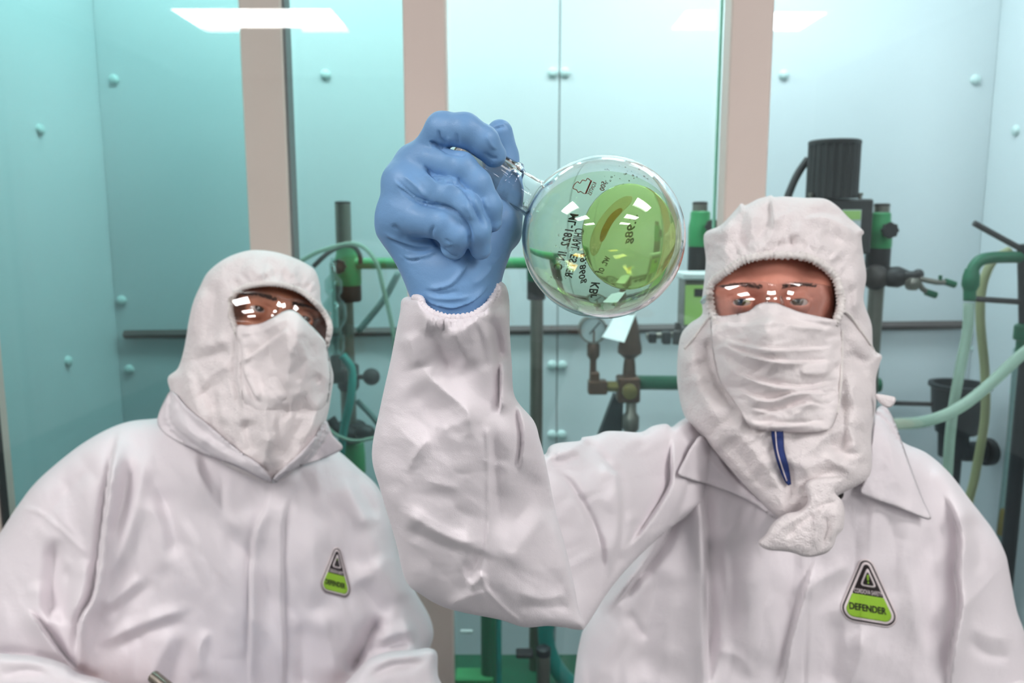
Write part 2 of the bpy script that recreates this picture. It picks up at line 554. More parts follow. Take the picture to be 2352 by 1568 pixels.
    def front(s, px, py):
        gx = np.clip((np.asarray(px, float) - s.x0) / s.sp, 0, s.nx - 1.001); gy = np.clip((np.asarray(py, float) - s.y0) / s.sp, 0, s.ny - 1.001)
        ix = gx.astype(int); iy = gy.astype(int); fx = gx - ix; fy = gy - iy
        z = s.zz
        return z[iy, ix] * (1 - fx) * (1 - fy) + z[iy, ix + 1] * fx * (1 - fy) + z[iy + 1, ix] * (1 - fx) * fy + z[iy + 1, ix + 1] * fx * fy
    def build(s, name, mat, parent=None, label=None):
        vm, edge, cell = s.vm, s.edge, s.cell
        fi = -np.ones(vm.shape, int); bi = -np.ones(vm.shape, int)
        fi[vm] = np.arange(vm.sum()); nf = vm.sum()
        inner = vm & ~edge
        bi[inner] = nf + np.arange(inner.sum()); bi[edge] = fi[edge]
        V = np.concatenate([W(s.px[vm], s.py[vm], s.zf[vm]), W(s.px[inner], s.py[inner], s.zb[inner])])
        iy, ix = np.nonzero(cell)
        cf = np.ones(len(iy), bool)
        px, py = s.px, s.py
        if s.hole is not None:
            hp = catmull(np.array(s.hole, float), 6, True)
            ins = inside(hp, px, py) & vm
            c4 = ins[iy, ix] & ins[iy + 1, ix] & ins[iy, ix + 1] & ins[iy + 1, ix + 1]
            cf = ~c4
            # snap the rim of the hole
            cnt = np.zeros(vm.shape, int); ncnt = np.zeros(vm.shape, int)
            for dy, dx in ((0, 0), (1, 0), (0, 1), (1, 1)):
                np.add.at(cnt, (iy[c4] + dy, ix[c4] + dx), 1); np.add.at(ncnt, (iy[~c4] + dy, ix[~c4] + dx), 1)
            rim = (cnt > 0) & (ncnt > 0)
            if rim.any():
                Pn = np.stack([px[rim], py[rim]], 1)
                d, cp = seg_dist(Pn, hp, np.roll(hp, -1, 0))
                V[fi[rim]] = W(cp[:, 0], cp[:, 1], s.front(cp[:, 0], cp[:, 1]))
        q = np.stack([fi[iy, ix], fi[iy + 1, ix], fi[iy + 1, ix + 1], fi[iy, ix + 1]], 1)[cf]
        qb = np.stack([bi[iy, ix], bi[iy, ix + 1], bi[iy + 1, ix + 1], bi[iy + 1, ix]], 1)
        faces = np.concatenate([q, qb])
        # drop degenerate back cells made only of rim vertices
        ok = ~((edge[iy, ix] & edge[iy + 1, ix] & edge[iy, ix + 1] & edge[iy + 1, ix + 1]))
        faces = np.concatenate([q, qb[ok]])
        o = mesh(name, V, faces, mat, parent, True, label)
        return o

# ------------------------------------------------------------------ signed distance bodies
def sd_cone(P, a, b, ra, rb):
    a = np.asarray(a); b = np.asarray(b); d = b - a
    t = np.clip(((P - a) @ d) / max(d @ d, 1e-12), 0, 1)
    return np.linalg.norm(P - a - t[:, None] * d, axis=1) - (ra + (rb - ra) * t)

def sd_ell(P, c, r, R=None):
    Q = P - np.asarray(c)
    if R is not None: Q = Q @ np.asarray(R)      # columns of R = local axes
    r = np.asarray(r, float)
    k0 = np.linalg.norm(Q / r, axis=1); k1 = np.linalg.norm(Q / (r * r), axis=1)
    return k0 * (k0 - 1) / np.maximum(k1, 1e-9)

def smin(a, b, k):
    h = np.clip(.5 + .5 * (b - a) / k, 0, 1)
    return b + (a - b) * h - k * h * (1 - h)

def surface_net(fun, lo, hi, h):
    """polygonise fun(P)=0 on a grid; returns vertices, quads"""
    lo = np.asarray(lo, float); n = np.ceil((np.asarray(hi) - lo) / h).astype(int) + 1
    ax = [lo[i] + h * np.arange(n[i]) for i in range(3)]
    G = np.empty(n)
    X, Y = np.meshgrid(ax[0], ax[1], indexing='ij')
    B = max(1, int(400000 / (n[0] * n[1])))
    for k0 in range(0, n[2], B):
        zs = ax[2][k0:k0 + B]
        P = np.stack([np.repeat(X[..., None], len(zs), 2), np.repeat(Y[..., None], len(zs), 2), np.broadcast_to(zs, X.shape + (len(zs),))], -1).reshape(-1, 3)
        G[:, :, k0:k0 + B] = fun(P).reshape(n[0], n[1], len(zs))
    S = G < 0
    c = np.zeros(n - 1, int)
    for dx in (0, 1):
        for dy in (0, 1):
            for dz in (0, 1):
                c += S[dx:n[0] - 1 + dx, dy:n[1] - 1 + dy, dz:n[2] - 1 + dz]
    act = (c > 0) & (c < 8)
    I = np.argwhere(act); idx = -np.ones(n - 1, int); idx[act] = np.arange(len(I))
    acc = np.zeros((len(I), 3)); cnt = np.zeros(len(I))
    offs = [(0, 0, 0), (1, 0, 0), (0, 1, 0), (1, 1, 0), (0, 0, 1), (1, 0, 1), (0, 1, 1), (1, 1, 1)]
    for a in range(8):
        for b in range(a + 1, 8):
            oa, ob = np.array(offs[a]), np.array(offs[b])
            if np.abs(oa - ob).sum() != 1: continue
            ga = G[tuple((I + oa).T)]; gb = G[tuple((I + ob).T)]
            m = (ga < 0) != (gb < 0)
            t = ga[m] / (ga[m] - gb[m])
            acc[m] += oa + t[:, None] * (ob - oa); cnt[m] += 1
    V = lo + h * (I + acc / cnt[:, None])
    F_ = []
    for axis in range(3):
        sl0 = [slice(1, -1)] * 3; sl0[axis] = slice(0, -1)
        sl1 = [slice(1, -1)] * 3; sl1[axis] = slice(1, None)
        a = S[tuple(sl0)]; b = S[tuple(sl1)]
        E = np.argwhere(a != b)
        if len(E) == 0: continue
        sgn = a[tuple(E.T)]
        o = np.array([1, 1, 1]); o[axis] = 0
        E = E + o
        u, v = [(1, 2), (2, 0), (0, 1)][axis]
        du = np.zeros(3, int); du[u] = 1; dv = np.zeros(3, int); dv[v] = 1
        q = np.stack([idx[tuple((E - du - dv).T)], idx[tuple((E - dv).T)], idx[tuple(E.T)], idx[tuple((E - du).T)]], 1)
        q[~sgn] = q[~sgn][:, ::-1]
        F_.append(q)
    return V, np.concatenate(F_)

def lap_smooth(V, Fq, it=2, lam=.5):
    E = np.concatenate([Fq[:, [0, 1]], Fq[:, [1, 2]], Fq[:, [2, 3]], Fq[:, [3, 0]]])
    E = np.concatenate([E, E[:, ::-1]])
    for _ in range(it):
        s = np.zeros_like(V); c = np.zeros(len(V))
        np.add.at(s, E[:, 0], V[E[:, 1]]); np.add.at(c, E[:, 0], 1)
        V = V + lam * (s / np.maximum(c, 1)[:, None] - V)
    return V

def to_px(V):
    d = V - CAM; z = d @ FV
    return 1176 + F * (d @ RV) / z, 784 - F * (d @ UV) / z, z

def normals(V, Fq):
    n = np.cross(V[Fq[:, 2]] - V[Fq[:, 0]], V[Fq[:, 3]] - V[Fq[:, 1]])
    N = np.zeros_like(V)
    for k in range(4): np.add.at(N, Fq[:, k], n)
    return N / np.maximum(np.linalg.norm(N, axis=1), 1e-12)[:, None]
# ------------------------------------------------------------------ room shell
XL, XR, YB, YF, ZC = -3.6, 3.6, 2.35, -6.2, 3.3
def slab(name, lo, hi, mat, parent=None, bev=0, label=None):
    lo = np.array(lo); hi = np.array(hi)
    return MB().box((lo + hi) / 2, hi - lo, bev=bev).build(name, mat, parent, label=label)
for nm, lo, hi, mt in (
        ('floor', (XL, YF, -.1), (XR, YB, 0), 'floor'), ('ceiling', (XL, YF, ZC), (XR, YB, ZC + .1), 'ceiling'),
        ('wall_left', (XL - .1, YF, 0), (XL, YB, ZC), 'wall'), ('wall_right', (XR, YF, 0), (XR + .1, YB, ZC), 'wall'),
        ('wall_back', (XL - .1, YB, 0), (XR + .1, YB + .1, ZC), 'wall'), ('wall_front', (XL - .1, YF - .1, 0), (XR + .1, YF, ZC), 'wall')):
    tag(slab(nm, lo, hi, M[mt]), kind='structure')
slab('baseboard_left', (XL, YF, 0), (XL + .012, 1.3, .1), M['gasket'])['kind'] = 'structure'
slab('baseboard_right', (XR - .012, YF, 0), (XR, 1.3, .1), M['gasket'])['kind'] = 'structure'

# ceiling lamps: recessed panels with white frames
M['lamp'] = lamp_material('lamp_diffuser', (1.0, .97, .965), ROOM_LAMP)
def troffer(x, y, label):
    t = empty('ceiling_light', (x, y, ZC), label, 'light', 'recessed ceiling light panels')
    fr = MB()
    for sx in (-1, 1): fr.box((x + sx * .62, y, ZC - .008), (.03, .63, .016))
    for sy in (-1, 1): fr.box((x, y + sy * .315, ZC - .008), (1.21, .03, .016))
    fr.build('frame', M['white'], t)
    MB().box((x, y, ZC - .004), (1.21, .6, .006)).build('diffuser', M['lamp'], t)
    return t
ROWS = (-3.65, -2.05, -.45)
for x, side in ((-1.97, 'left'), (1.93, 'right')):
    for y, nm in zip(ROWS, ('farthest from the hood', 'second from the hood', 'nearest the hood')):
        troffer(x, y, f'white rectangular ceiling light on the {side} side, {nm}')

# ------------------------------------------------------------------ walk-in fume hood
YG, YW = 1.45, 2.19
hood = empty('fume_hood', (0, 1.8, 0), 'walk-in fume hood with white liner panels, beige posts and green glass sashes', 'fume hood')
xl = PY(245, 450, YW)[0]; xc = PY(1283, 450, YW)[0]; xr = PY(2262, 450, YW)[0]
ZD0, ZT = .34, 2.72
def liner(lo, hi): return slab('liner_panel', lo, hi, M['panel'], hood, bev=.002)
bpL = liner((xl, YW, ZD0), (xc - .0015, YW + .02, ZT)); bpR = liner((xc + .0015, YW, ZD0), (xr, YW + .02, ZT))
slab('panel_seam', (xc - .003, YW + .004, ZD0), (xc + .003, YW + .022, ZT), M['gasket'], hood)
spL = liner((xl - .02, YG + .06, ZD0), (xl, YW + .02, ZT)); spR = liner((xr, YG + .06, ZD0), (xr + .02, YW + .02, ZT))
slab('hood_roof', (xl, YG + .06, ZT), (xr, YW + .02, ZT + .02), M['panel'], hood)
slab('hood_deck', (xl - .02, YG - .02, ZD0 - .04), (xr + .02, YW + .02, ZD0), M['gasket'], hood)
slab('base_cabinet', (xl - .02, YG + .06, 0.0), (xr + .02, YW + .02, ZD0 - .04), M['post'], hood)
slab('header', (xl - .25, YG - .06, 2.55), (xr + .25, YG + .06, ZC), M['post'], hood)
# light strip in the hood roof
M['hoodlamp'] = lamp_material('hood_lamp_diffuser', (.86, 1.0, 1.0), HOOD_LAMP)
for cx in (-.55, .6):
    slab('hood_light', (cx - .42, YG + .17, ZT - .03), (cx + .42, YG + .40, ZT - .001), M['hoodlamp'], hood)
# bolt caps
def bolt(p, n, panel):
    m = MB(); m.lathe([(.0135, 0), (.0135, .004), (.011, .008), (.006, .0105), (.0, .011)], p, n, 16)
    return m.build('bolt_cap', M['cap'], panel, smooth=True)
for px, py in ((262, 183), (748, 172), (1270, 167), (280, 690), (297, 848), (1268, 838), (1268, 998), (870, 1010)):
    bolt(PY(px, py, YW), (0, -1, 0), bpL)
for px, py in ((1298, 167), (1800, 172), (2240, 183), (1292, 838), (1290, 998), (2240, 800)):
    bolt(PY(px, py, YW), (0, -1, 0), bpR)
def PX(px, py, X):
    d = (px - 1176) / F * RV - (py - 784) / F * UV + FV
    return CAM + d * (X / d[0])
for px, py in ((90, 298), (155, 830)): bolt(PX(px, py, xl), (1, 0, 0), spL)
for px, py in ((2335, 300), (2330, 900)): bolt(PX(px, py, xr), (-1, 0, 0), spR)
# dark rail across the back wall
a = PY(285, 768, YW - .012); b = PY(2212, 746, YW - .012)
MB().tube([a, b], .012, 4).build('rail', M['rail'], hood)
# posts of the front frame
def post(px0, px1, py, Y, name='frame_post', bz=0.02, lean=0):
    x0 = PY(px0, py, Y)[0]; x1 = PY(px1, py, Y)[0]
    o = slab(name, (x0, Y, bz), (x1, Y + .05, 2.6), M['post'], hood, bev=.003)
    return x0, x1
p1 = post(560, 657, 300, YG + .03)
p2 = post(929, 1026, 300, YG - .015)
p3 = post(1670, 1767, 300, YG - .015)
p0 = post(-140, -6, 1100, YG + .03)
p4 = post(2570, 2670, 400, YG - .015)
for x in (p1[1],): slab('gasket_strip', (x, YG + .034, ZD0), (x + .005, YG + .07, 2.6), M['gasket'], hood)
slab('gasket_strip', (p0[1], YG + .03, ZD0), (p0[1] + .004, YG + .05, 2.6), M['black'], hood)
# glass sashes
M['glassA'] = pane_material('green_sash_glass', (.985, .998, .995), 1.05)
M['glassB'] = pane_material('green_sash_glass_outer', (.80, .975, .965), .6)
M['glassE'] = pane_material('teal_sash_glass', (.90, .985, .98), .4)
M['glassC'] = pane_material('pale_sash_glass', (.905, .985, .985), 1.15)
M['glassD'] = pane_material('clear_sash_glass', (.90, .965, .98), 1.15)
M['glassedge'] = material('glass_edge_green', '7fc2a4', .3)
def pane(x0, x1, Y, m, yaw=0):
    c = Vector(((x0 + x1) / 2, Y, 1.46)); R = Matrix.Rotation(yaw, 3, 'Z')
    return MB().box(c, (x1 - x0, .006, 2.2), R).build('glass_pane', m, hood)
pane(p0[0] - .1, p2[0] + .03, YG + .018, M['glassA'])
pane(p0[0] - .1, p2[0] + .02, YG + .095, M['glassB'])
pane(p0[0] - .1, p1[0] + .02, YG + .115, M['glassE'])
pane(p2[0] + .02, p3[1] - .02, YG + .045, M['glassC'])
pane(p3[0] + .03, p4[1] + .05, YG + .052, M['glassD'], yaw=.012)
slab('glass_edge', (p3[0] - .004, YG + .04, ZD0), (p3[0] - .0005, YG + .05, 2.57), M['glassedge'], hood)
# ------------------------------------------------------------------ apparatus inside the hood
def P3(px, py, Y): return Vector(PY(px, py, Y))
def vpole(m, px, py0, py1, Y, r, seg=16):
    a = P3(px, py0, Y); b = P3(px, py1, Y); b = Vector((a.x, a.y, b.z))
    return m.tube([a, b], r, seg)
def wpx(n, Y): return n * Y / F       # size in metres of n photo pixels at Y
def fitting(th, px, py0, py1, Y, wtop, wbot, knob=None, mat='green', sleeve=None):
    """green clamp head: tapered block over a pole with black sleeve and star knob"""
    a = P3(px, py0, Y); b = P3(px, py1, Y); h = a.z - b.z
    r0, r1 = wpx(wbot / 2, Y), wpx(wtop / 2, Y)
    o = MB().lathe([(r0 * .94, 0), (r0, h * .06), (r0, h * .55), (r1 * 1.02, h * .8), (r1, h * .97), (r1 * .9, h)], (a.x, a.y, b.z), (0, 0, 1), 20).build('clamp_head', M[mat], th, smooth=True)
    if sleeve:
        c = P3(px, sleeve, Y)
        MB().lathe([(r0 * .9, 0), (r0 * .97, h * .05), (r0 * .97, b.z - c.z)], (a.x, a.y, c.z), (0, 0, 1), 20).build('sleeve', M['black'], th, smooth=True)
    if knob:
        k = P3(knob[0], knob[1], Y - .045); kr = wpx(knob[2], Y)
        star_knob(th, k, kr)
    return o
def star_knob(th, c, r, axis=(0, -1, 0)):
    m = MB(); ax = Vector(axis); u = ax.cross(Vector((0, 0, 1))).normalized(); v = ax.cross(u)
    pts = []
    for i in range(48):
        t = 2 * math.pi * i / 48; rr = r * (.93 + .07 * math.cos(8 * t))
        pts.append(Vector(c) + (u * math.cos(t) + v * math.sin(t)) * rr - ax * r * .35)
    m.prism(pts, ax * r * .7)
    k = m.build('knob', M['black'], th, smooth=True)
    MB().tube([Vector(c) - ax * r * .35, Vector(c) - ax * (r * .35 + .035)], r * .4, 10).build('knob_stem', M['steel'], k)

# left support stand: two steel poles joined by a green crossbar
YS = 1.86
st = empty('support_stand', tuple(P3(790, 1200, YS)), 'steel pole stand with green crossbar behind the raised gloved hand', 'lab stand')
m = MB(); a = P3(787, 465, YS); b = P3(805, 1075, YS)
m.tube([a, b], wpx(18, YS), 16).build('pole', M['steel'], st, smooth=True)
MB().lathe([(wpx(18, YS), 0), (wpx(18.5, YS), .004), (wpx(14, YS), .006)], a - Vector((0, 0, .003)), (0, 0, 1), 16).build('pole_cap', M['darksteel'], st, smooth=True)
fitting(st, 797, 565, 655, YS, 50, 62, (778, 612, 17), sleeve=692)
MB().tube([P3(800, 605, YS - .01), P3(1232, 604, YS - .01)], wpx(13, YS), 14).build('crossbar', M['green'], st, smooth=True)
fitting(st, 1232, 592, 645, YS, 40, 44, mat='dgreen', sleeve=688)
vpole(MB(), 1233, 680, 1900, YS, wpx(15, YS)).build('pole', M['steel'], st, smooth=True)
fitting(st, 808, 1015, 1085, YS, 58, 62)
vpole(MB(), 806, 1080, 1900, YS, wpx(16, YS)).build('pole', M['steel'], st, smooth=True)
# clamp boss on the left pole
bo = empty('boss_clamp', tuple(P3(800, 870, YS - .03)), 'black boss clamp with a round knob on the left steel pole', 'clamp')
MB().lathe([(.02, -.03), (.026, -.02), (.026, .03), (.018, .036)], P3(800, 868, YS), (0, 0, 1), 16).build('body', M['black'], bo, smooth=True)
MB().tube([P3(800, 866, YS - .03), P3(852, 865, YS - .05)], .006, 10).build('screw', M['darksteel'], bo, smooth=True)
MB().sphere(P3(853, 865, YS - .05), wpx(20, YS), sc=(1, .8, 1)).build('knob', M['black'], bo, smooth=True)
MB().box(P3(776, 862, YS - .04), (.05, .03, .035), bev=.006).build('jaw', M['darksteel'], bo)
b2 = empty('base_clamp', tuple(P3(815, 985, YS - .03)), 'black clamp with a curved arm low on the left steel pole', 'clamp')
MB().lathe([(.03, -.02), (.036, -.012), (.036, .012), (.028, .018)], P3(806, 985, YS), (0, 0, 1), 18).build('body', M['black'], b2, smooth=True)
MB().tube([P3(757, 962, YS - .05), P3(775, 985, YS - .05), P3(820, 1000, YS - .05), P3(850, 992, YS - .04)], .014, 10, res=5).build('arm', M['black'], b2, smooth=True)
MB().sphere(P3(838, 992, YS - .06), .022, sc=(1.1, .9, .8)).build('knob', M['black'], b2, smooth=True)
# cables and hoses at the left stand
def hose(name, pts, r, mat, label, cat='hose', seg=10):
    o = MB().tube([Vector(p) for p in pts], r, seg, res=8).build(name, mat, None, smooth=True, autosmooth=False)
    return tag(o, label, cat)
M['clearhose'] = material('clear_tubing', 'c9dcc9', .25, trans=.55, var=.04, ior=1.3)
M['yellowhose'] = material('yellowed_tubing', 'b9b98a', .3, trans=.4, var=.04, ior=1.3)
M['greyhose'] = material('grey_braided_tube', '4b6a68', .5, col2='8fa5a2', scale=300)
hose('cable', [P3(720, 612, YS - .06), P3(752, 582, YS - .06), P3(785, 565, YS - .055), P3(812, 566, YS - .05), P3(826, 585, YS - .05), P3(828, 606, YS - .05)], .0055, M['motorblack'], 'dark cable arching over the left green clamp head', 'cable')
hose('tubing', [P3(690, 600, YS - .08), P3(740, 575, YS - .08), P3(815, 560, YS - .07), P3(860, 595, YS - .07), P3(880, 660, YS - .07), P3(905, 780, YS - .06), P3(905, 900, YS - .05)], .005, M['clearhose'], 'thin clear tubing looping past the left clamp head', 'tubing')
hose('tubing', [P3(916, 625, YS - .02), P3(880, 690, YS - .02), P3(822, 762, YS - .03)], .008, M['greyhose'], 'grey braided tube slanting down below the green crossbar', 'tubing')
hose('hose', [P3(786, 815, YS - .08), P3(808, 850, YS - .08), P3(806, 910, YS - .09), P3(790, 985, YS - .09), P3(780, 1060, YS - .09)], .0095, M['teal'], 'teal hose hanging beside the left steel pole')
hose('tubing', [P3(820, 920, YS - .03), P3(850, 950, YS - .04), P3(880, 985, YS - .04), P3(920, 1020, YS - .04)], .007, M['greyhose'], 'grey tube slanting behind the left coverall shoulder', 'tubing')
hose('tubing', [P3(745, 975, YS - .1), P3(775, 1000, YS - .1), P3(815, 1012, YS - .1), P3(860, 1005, YS - .1)], .004, M['clearhose'], 'thin clear tubing drooping over the lower left clamp', 'tubing')
# glass condenser behind the left person's hood
gc = empty('glass_condenser', tuple(P3(772, 760, YS - .06)), 'glass condenser with bulbs clamped beside the left steel pole', 'glassware')
M['labglass'] = pane_material('lab_glass', (.80, .93, .90), 2.2, .02)
MB().lathe([(.008, 0), (.008, .02), (.02, .03), (.022, .06), (.014, .08), (.027, .10), (.027, .135), (.012, .155), (.02, .165), (.02, .19), (.008, .205), (.008, .23)], P3(772, 835, YS - .07), (0, 0, 1), 20).build('bulb_tube', M['labglass'], gc, smooth=True, autosmooth=False)
MB().lathe([(.005, 0), (.005, .24)], P3(772, 835, YS - .07), (0, 0, 1), 10).build('inner_tube', M['labglass'], gc, smooth=True)
MB().lathe([(.012, 0), (.013, .01), (.013, .03), (.01, .035)], P3(772, 850, YS - .07), (0, 0, 1), 14).build('joint', M['darksteel'], gc, smooth=True)

# pressure gauge and brass valve train in the middle
YM = 1.84
vt = empty('valve_assembly', tuple(P3(1440, 1000, YM)), 'brass valve assembly with round pressure gauge below the flask', 'valve')
gp = P3(1362, 757, YM - .02); gr = wpx(33, YM)
g = MB().lathe([(gr * .7, 0), (gr, .006), (gr, .03), (gr * .96, .034), (gr * .86, .034), (gr * .86, .028)], gp + Vector((0, .03, 0)), (0, -1, 0), 28).build('gauge', M['steel'], vt, smooth=True)
MB().lathe([(gr * .86, 0), (gr * .86, .0015)], gp + Vector((0, .003, 0)), (0, -1, 0), 28).build('dial', M['dial'], g)
MB().box(gp + Vector((.004, -.0005, .004)), (.003, .002, gr * 1.1), Matrix.Rotation(.7, 3, 'Y')).build('needle', M['black'], g)
MB().lathe([(.008, 0), (.008, .03), (.015, .04), (.015, .065), (.009, .075), (.009, .10)], P3(1362, 855, YM - .01), (0, 0, 1), 14).build('gauge_stem', M['brass'], vt, smooth=True)
MB().box(P3(1365, 872, YM - .01), (.022, .03, .04), bev=.003).box(P3(1372, 888, YM - .01), (.044, .034, .032), bev=.003).build('elbow_block', M['brass'], vt)
MB().tube([P3(1392, 887, YM - .01), P3(1424, 887, YM - .01)], .013, 6).build('hex_nut', M['brass2'], vt)
MB().box(P3(1442, 892, YM), (.052, .05, .06), bev=.004).build('valve_body', M['brass'], vt)
MB().lathe([(.017, 0), (.017, .018), (.012, .02)], P3(1445, 897, YM - .025), (0, -1, 0), 18).build('port_plug', M['brass2'], vt, smooth=True)
MB().lathe([(.016, 0), (.014, .03), (.012, .045), (.028, .058), (.028, .072), (.024, .09), (.02, .12), (.012, .145), (.010, .18), (.006, .19)], P3(1445, 866, YM), (0, 0, 1), 18).build('valve_bonnet', M['brass'], vt, smooth=True)
MB().lathe([(.012, 0), (.012, .05), (.02, .06), (.02, .09), (.013, .10), (.013, .14)], P3(1447, 1040, YM), (0, 0, 1), 14).build('lower_stem', M['steel'], vt, smooth=True)
vpole(MB(), 1447, 1035, 1900, YM, .011).build('stem_pipe', M['steel'], vt, smooth=True)
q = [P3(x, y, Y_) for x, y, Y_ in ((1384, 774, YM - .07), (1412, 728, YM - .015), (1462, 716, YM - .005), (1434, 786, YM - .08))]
glint = MB().prism(q, (0, .004, .001)).build('highlight_plate', M['white'])  # white plate added in place of a reflected highlight
tag(glint, 'white plate standing in for a bright reflection beside the pressure gauge', 'highlight')
wg = MB().prism([P3(x, y, YM + .03) for x, y in ((1412, 905), (1432, 925), (1428, 1010), (1360, 1120), (1330, 1120))], (0, .03, 0)).build('strut', M['drain'])
tag(wg, 'black slanted strut behind the brass valve', 'strut')
cb = MB().tube([P3(1455, 878, YM + .02), P3(2020, 884, YM + .02)], wpx(17, YM), 14).build('crossbar', M['dgreen'], None, smooth=True)
tag(cb, 'dark green horizontal bar running behind the right hood wearer', 'bar')
# small tap fittings left of the right person's hood
tf = empty('tap_fitting', tuple(P3(1530, 775, YM)), 'small black and steel tap fitting left of the right hood', 'tap')
MB().tube([P3(1485, 772, YM), P3(1562, 768, YM)], .008, 10).build('stem', M['steel'], tf, smooth=True)
MB().box(P3(1498, 775, YM - .01), (.018, .02, .025), bev=.003).build('nut', M['black'], tf)
MB().box(P3(1530, 775, YM - .01), (.02, .022, .03), bev=.003).build('nut', M['black'], tf)
MB().lathe([(.012, 0), (.012, .03), (.008, .034), (.008, .05)], P3(1556, 790, YM - .01), (0, 0, 1), 12).build('valve', M['darksteel'], tf, smooth=True)

# right stand with its two green heads
YR = 1.80
rs = empty('support_stand', tuple(P3(2010, 1200, YR)), 'steel pole stand with two green heads behind the right hood', 'lab stand')
for px, pt in ((1608, 466), (2026, 470)):
    q0 = P3(px, pt, YR)
    vpole(MB(), px, pt, 1900, YR, wpx(17, YR)).build('pole', M['steel'], rs, smooth=True)
    MB().lathe([(wpx(17.5, YR), 0), (wpx(17.5, YR), .004), (wpx(14, YR), .006)], q0 - Vector((0, 0, .003)), (0, 0, 1), 16).build('pole_cap', M['darksteel'], rs, smooth=True)
fitting(rs, 1609, 485, 566, YR, 44, 52, (1638, 521, 18), sleeve=628)
fitting(rs, 2023, 488, 570, YR, 44, 56, (2044, 529, 18), sleeve=616)
MB().tube([P3(1609, 524, YR + .01), P3(2023, 524, YR + .01)], wpx(12, YR), 14).build('crossbar', M['green'], rs, smooth=True)
# stirrer motor
ymo = 1.78
mo = empty('stirrer_motor', tuple(P3(1912, 560, ymo)), 'black finned stirrer motor standing above the right hood', 'motor')
c0 = P3(1910, 455, ymo); rr = wpx(56, ymo); hh = P3(1910, 326, ymo).z - c0.z
m = MB(); n = 88; pts = []
for i in range(n):
    t = 2 * math.pi * i / n; r_ = rr * (1.0 if i % 4 < 2 else .94)
    pts.append(c0 + Vector((math.cos(t) * r_, math.sin(t) * r_, 0)))
m.prism(pts, (0, 0, hh * .96)); m.build('finned_body', M['motorblack'], mo)
MB().lathe([(rr * .99, 0), (rr * 1.01, .004), (rr * 1.01, hh * .08), (rr * .93, hh * .1)], c0 + Vector((0, 0, hh * .93)), (0, 0, 1), 32).build('end_cap', M['motorblack'], mo, smooth=True)
gb = MB().box(P3(1931, 520, ymo), (wpx(104, ymo), .09, P3(1931, 458, ymo).z - P3(1931, 582, ymo).z), bev=.004).build('gear_box', M['motorblack'], mo)
MB().box(P3(1955, 512, ymo - .048), (wpx(42, ymo), .002, wpx(58, ymo))).build('label_plate', M['white'], gb)
MB().box(P3(1955, 494, ymo - .0495), (wpx(42, ymo), .002, wpx(20, ymo))).build('label_band', M['lime'], gb)
MB().box(P3(1950, 524, ymo - .0495), (wpx(16, ymo), .002, wpx(12, ymo))).build('label_print', M['gasket'], gb)
for px in (1862, 1895, 1975):
    MB().lathe([(.004, 0), (.004, .01), (.006, .011), (.006, .016)], P3(px, 460, ymo - .02), (0, 0, 1), 8).build('screw', M['steel'], mo)
vpole(MB(), 1931, 575, 1800, ymo, .008).build('stirrer_shaft', M['steel'], mo, smooth=True)
MB().tube([P3(1600, 535, YR), P3(1931, 535, ymo + .03)], .012, 10).build('mount_arm', M['darksteel'], mo, smooth=True)
hose('cable', [P3(1856, 365, ymo + .03), P3(1835, 395, ymo + .03), P3(1818, 430, ymo + .03), P3(1806, 470, ymo + .03), P3(1800, 560, ymo + .03), P3(1800, 800, ymo + .03)], .0085, M['motorblack'], 'black cable running down beside the stirrer motor', 'cable')
# controller box
cx = empty('controller_box', tuple(P3(1592, 740, 1.72)), 'small controller box with lime front and white lid left of right hood', 'controller')
c1 = P3(1600, 692, 1.72)
MB().box(c1, (wpx(72, 1.72), .07, wpx(110, 1.72)), bev=.003).build('housing', M['steel'], cx)
MB().box(P3(1602, 700, 1.683), (wpx(58, 1.68), .003, wpx(92, 1.68))).build('front_panel', M['lime'], cx)
MB().box(P3(1606, 672, 1.681), (wpx(22, 1.68), .003, wpx(18, 1.68))).build('display', M['motorblack'], cx)
MB().box(P3(1598, 632, 1.71), (wpx(78, 1.7), .085, wpx(16, 1.7)), bev=.003).build('lid', M['white'], cx)
vpole(MB(), 1600, 745, 1500, 1.72, .012).build('stand_rod', M['steel'], cx, smooth=True)
# clamp arm on right pole
cl = empty('utility_clamp', tuple(P3(2010, 636, YR - .04)), 'dark utility clamp with green coated prongs on the right pole', 'clamp')
MB().sphere(P3(2012, 637, YR - .03), wpx(29, YR), sc=(1, .9, 1)).build('boss_head', M['darksteel'], cl, smooth=True)
MB().lathe([(.014, 0), (.022, .01), (.024, .03), (.014, .055)], P3(2030, 636, YR - .04), (1, 0, 0), 14).build('collar', M['black'], cl, smooth=True)
MB().tube([P3(2040, 634, YR - .04), P3(2105, 632, YR - .06)], .010, 10).build('rod', M['black'], cl, smooth=True)
MB().sphere(P3(2109, 630, YR - .06), .012).build('pivot', M['black'], cl, smooth=True)
MB().lathe([(.006, -.012), (.014, -.008), (.014, .008), (.006, .012)], P3(2096, 652, YR - .07), (.3, -1, 0), 10).build('wing_nut', M['steel'], cl, smooth=True)
for pts in (((2105, 640), (2118, 662), (2132, 672)), ((2112, 640), (2150, 648), (2176, 648))):
    p = MB().tube([P3(x, y, YR - .07) for x, y in pts], .006, 8).build('prong', M['steel'], cl, smooth=True)
    e = pts[-1]; d = (e[0] + 18, e[1] + 6)
    MB().tube([P3(e[0] - 6, e[1] - 2, YR - .07), P3(*d, YR - .07)], .0075, 8).build('prong_tip', M['dgreen'], p, smooth=True)
MB().tube([P3(2160, 648, YR - .07), P3(2160, 632, YR - .07)], .004, 8).build('screw_pin', M['dgreen'], cl, smooth=True)

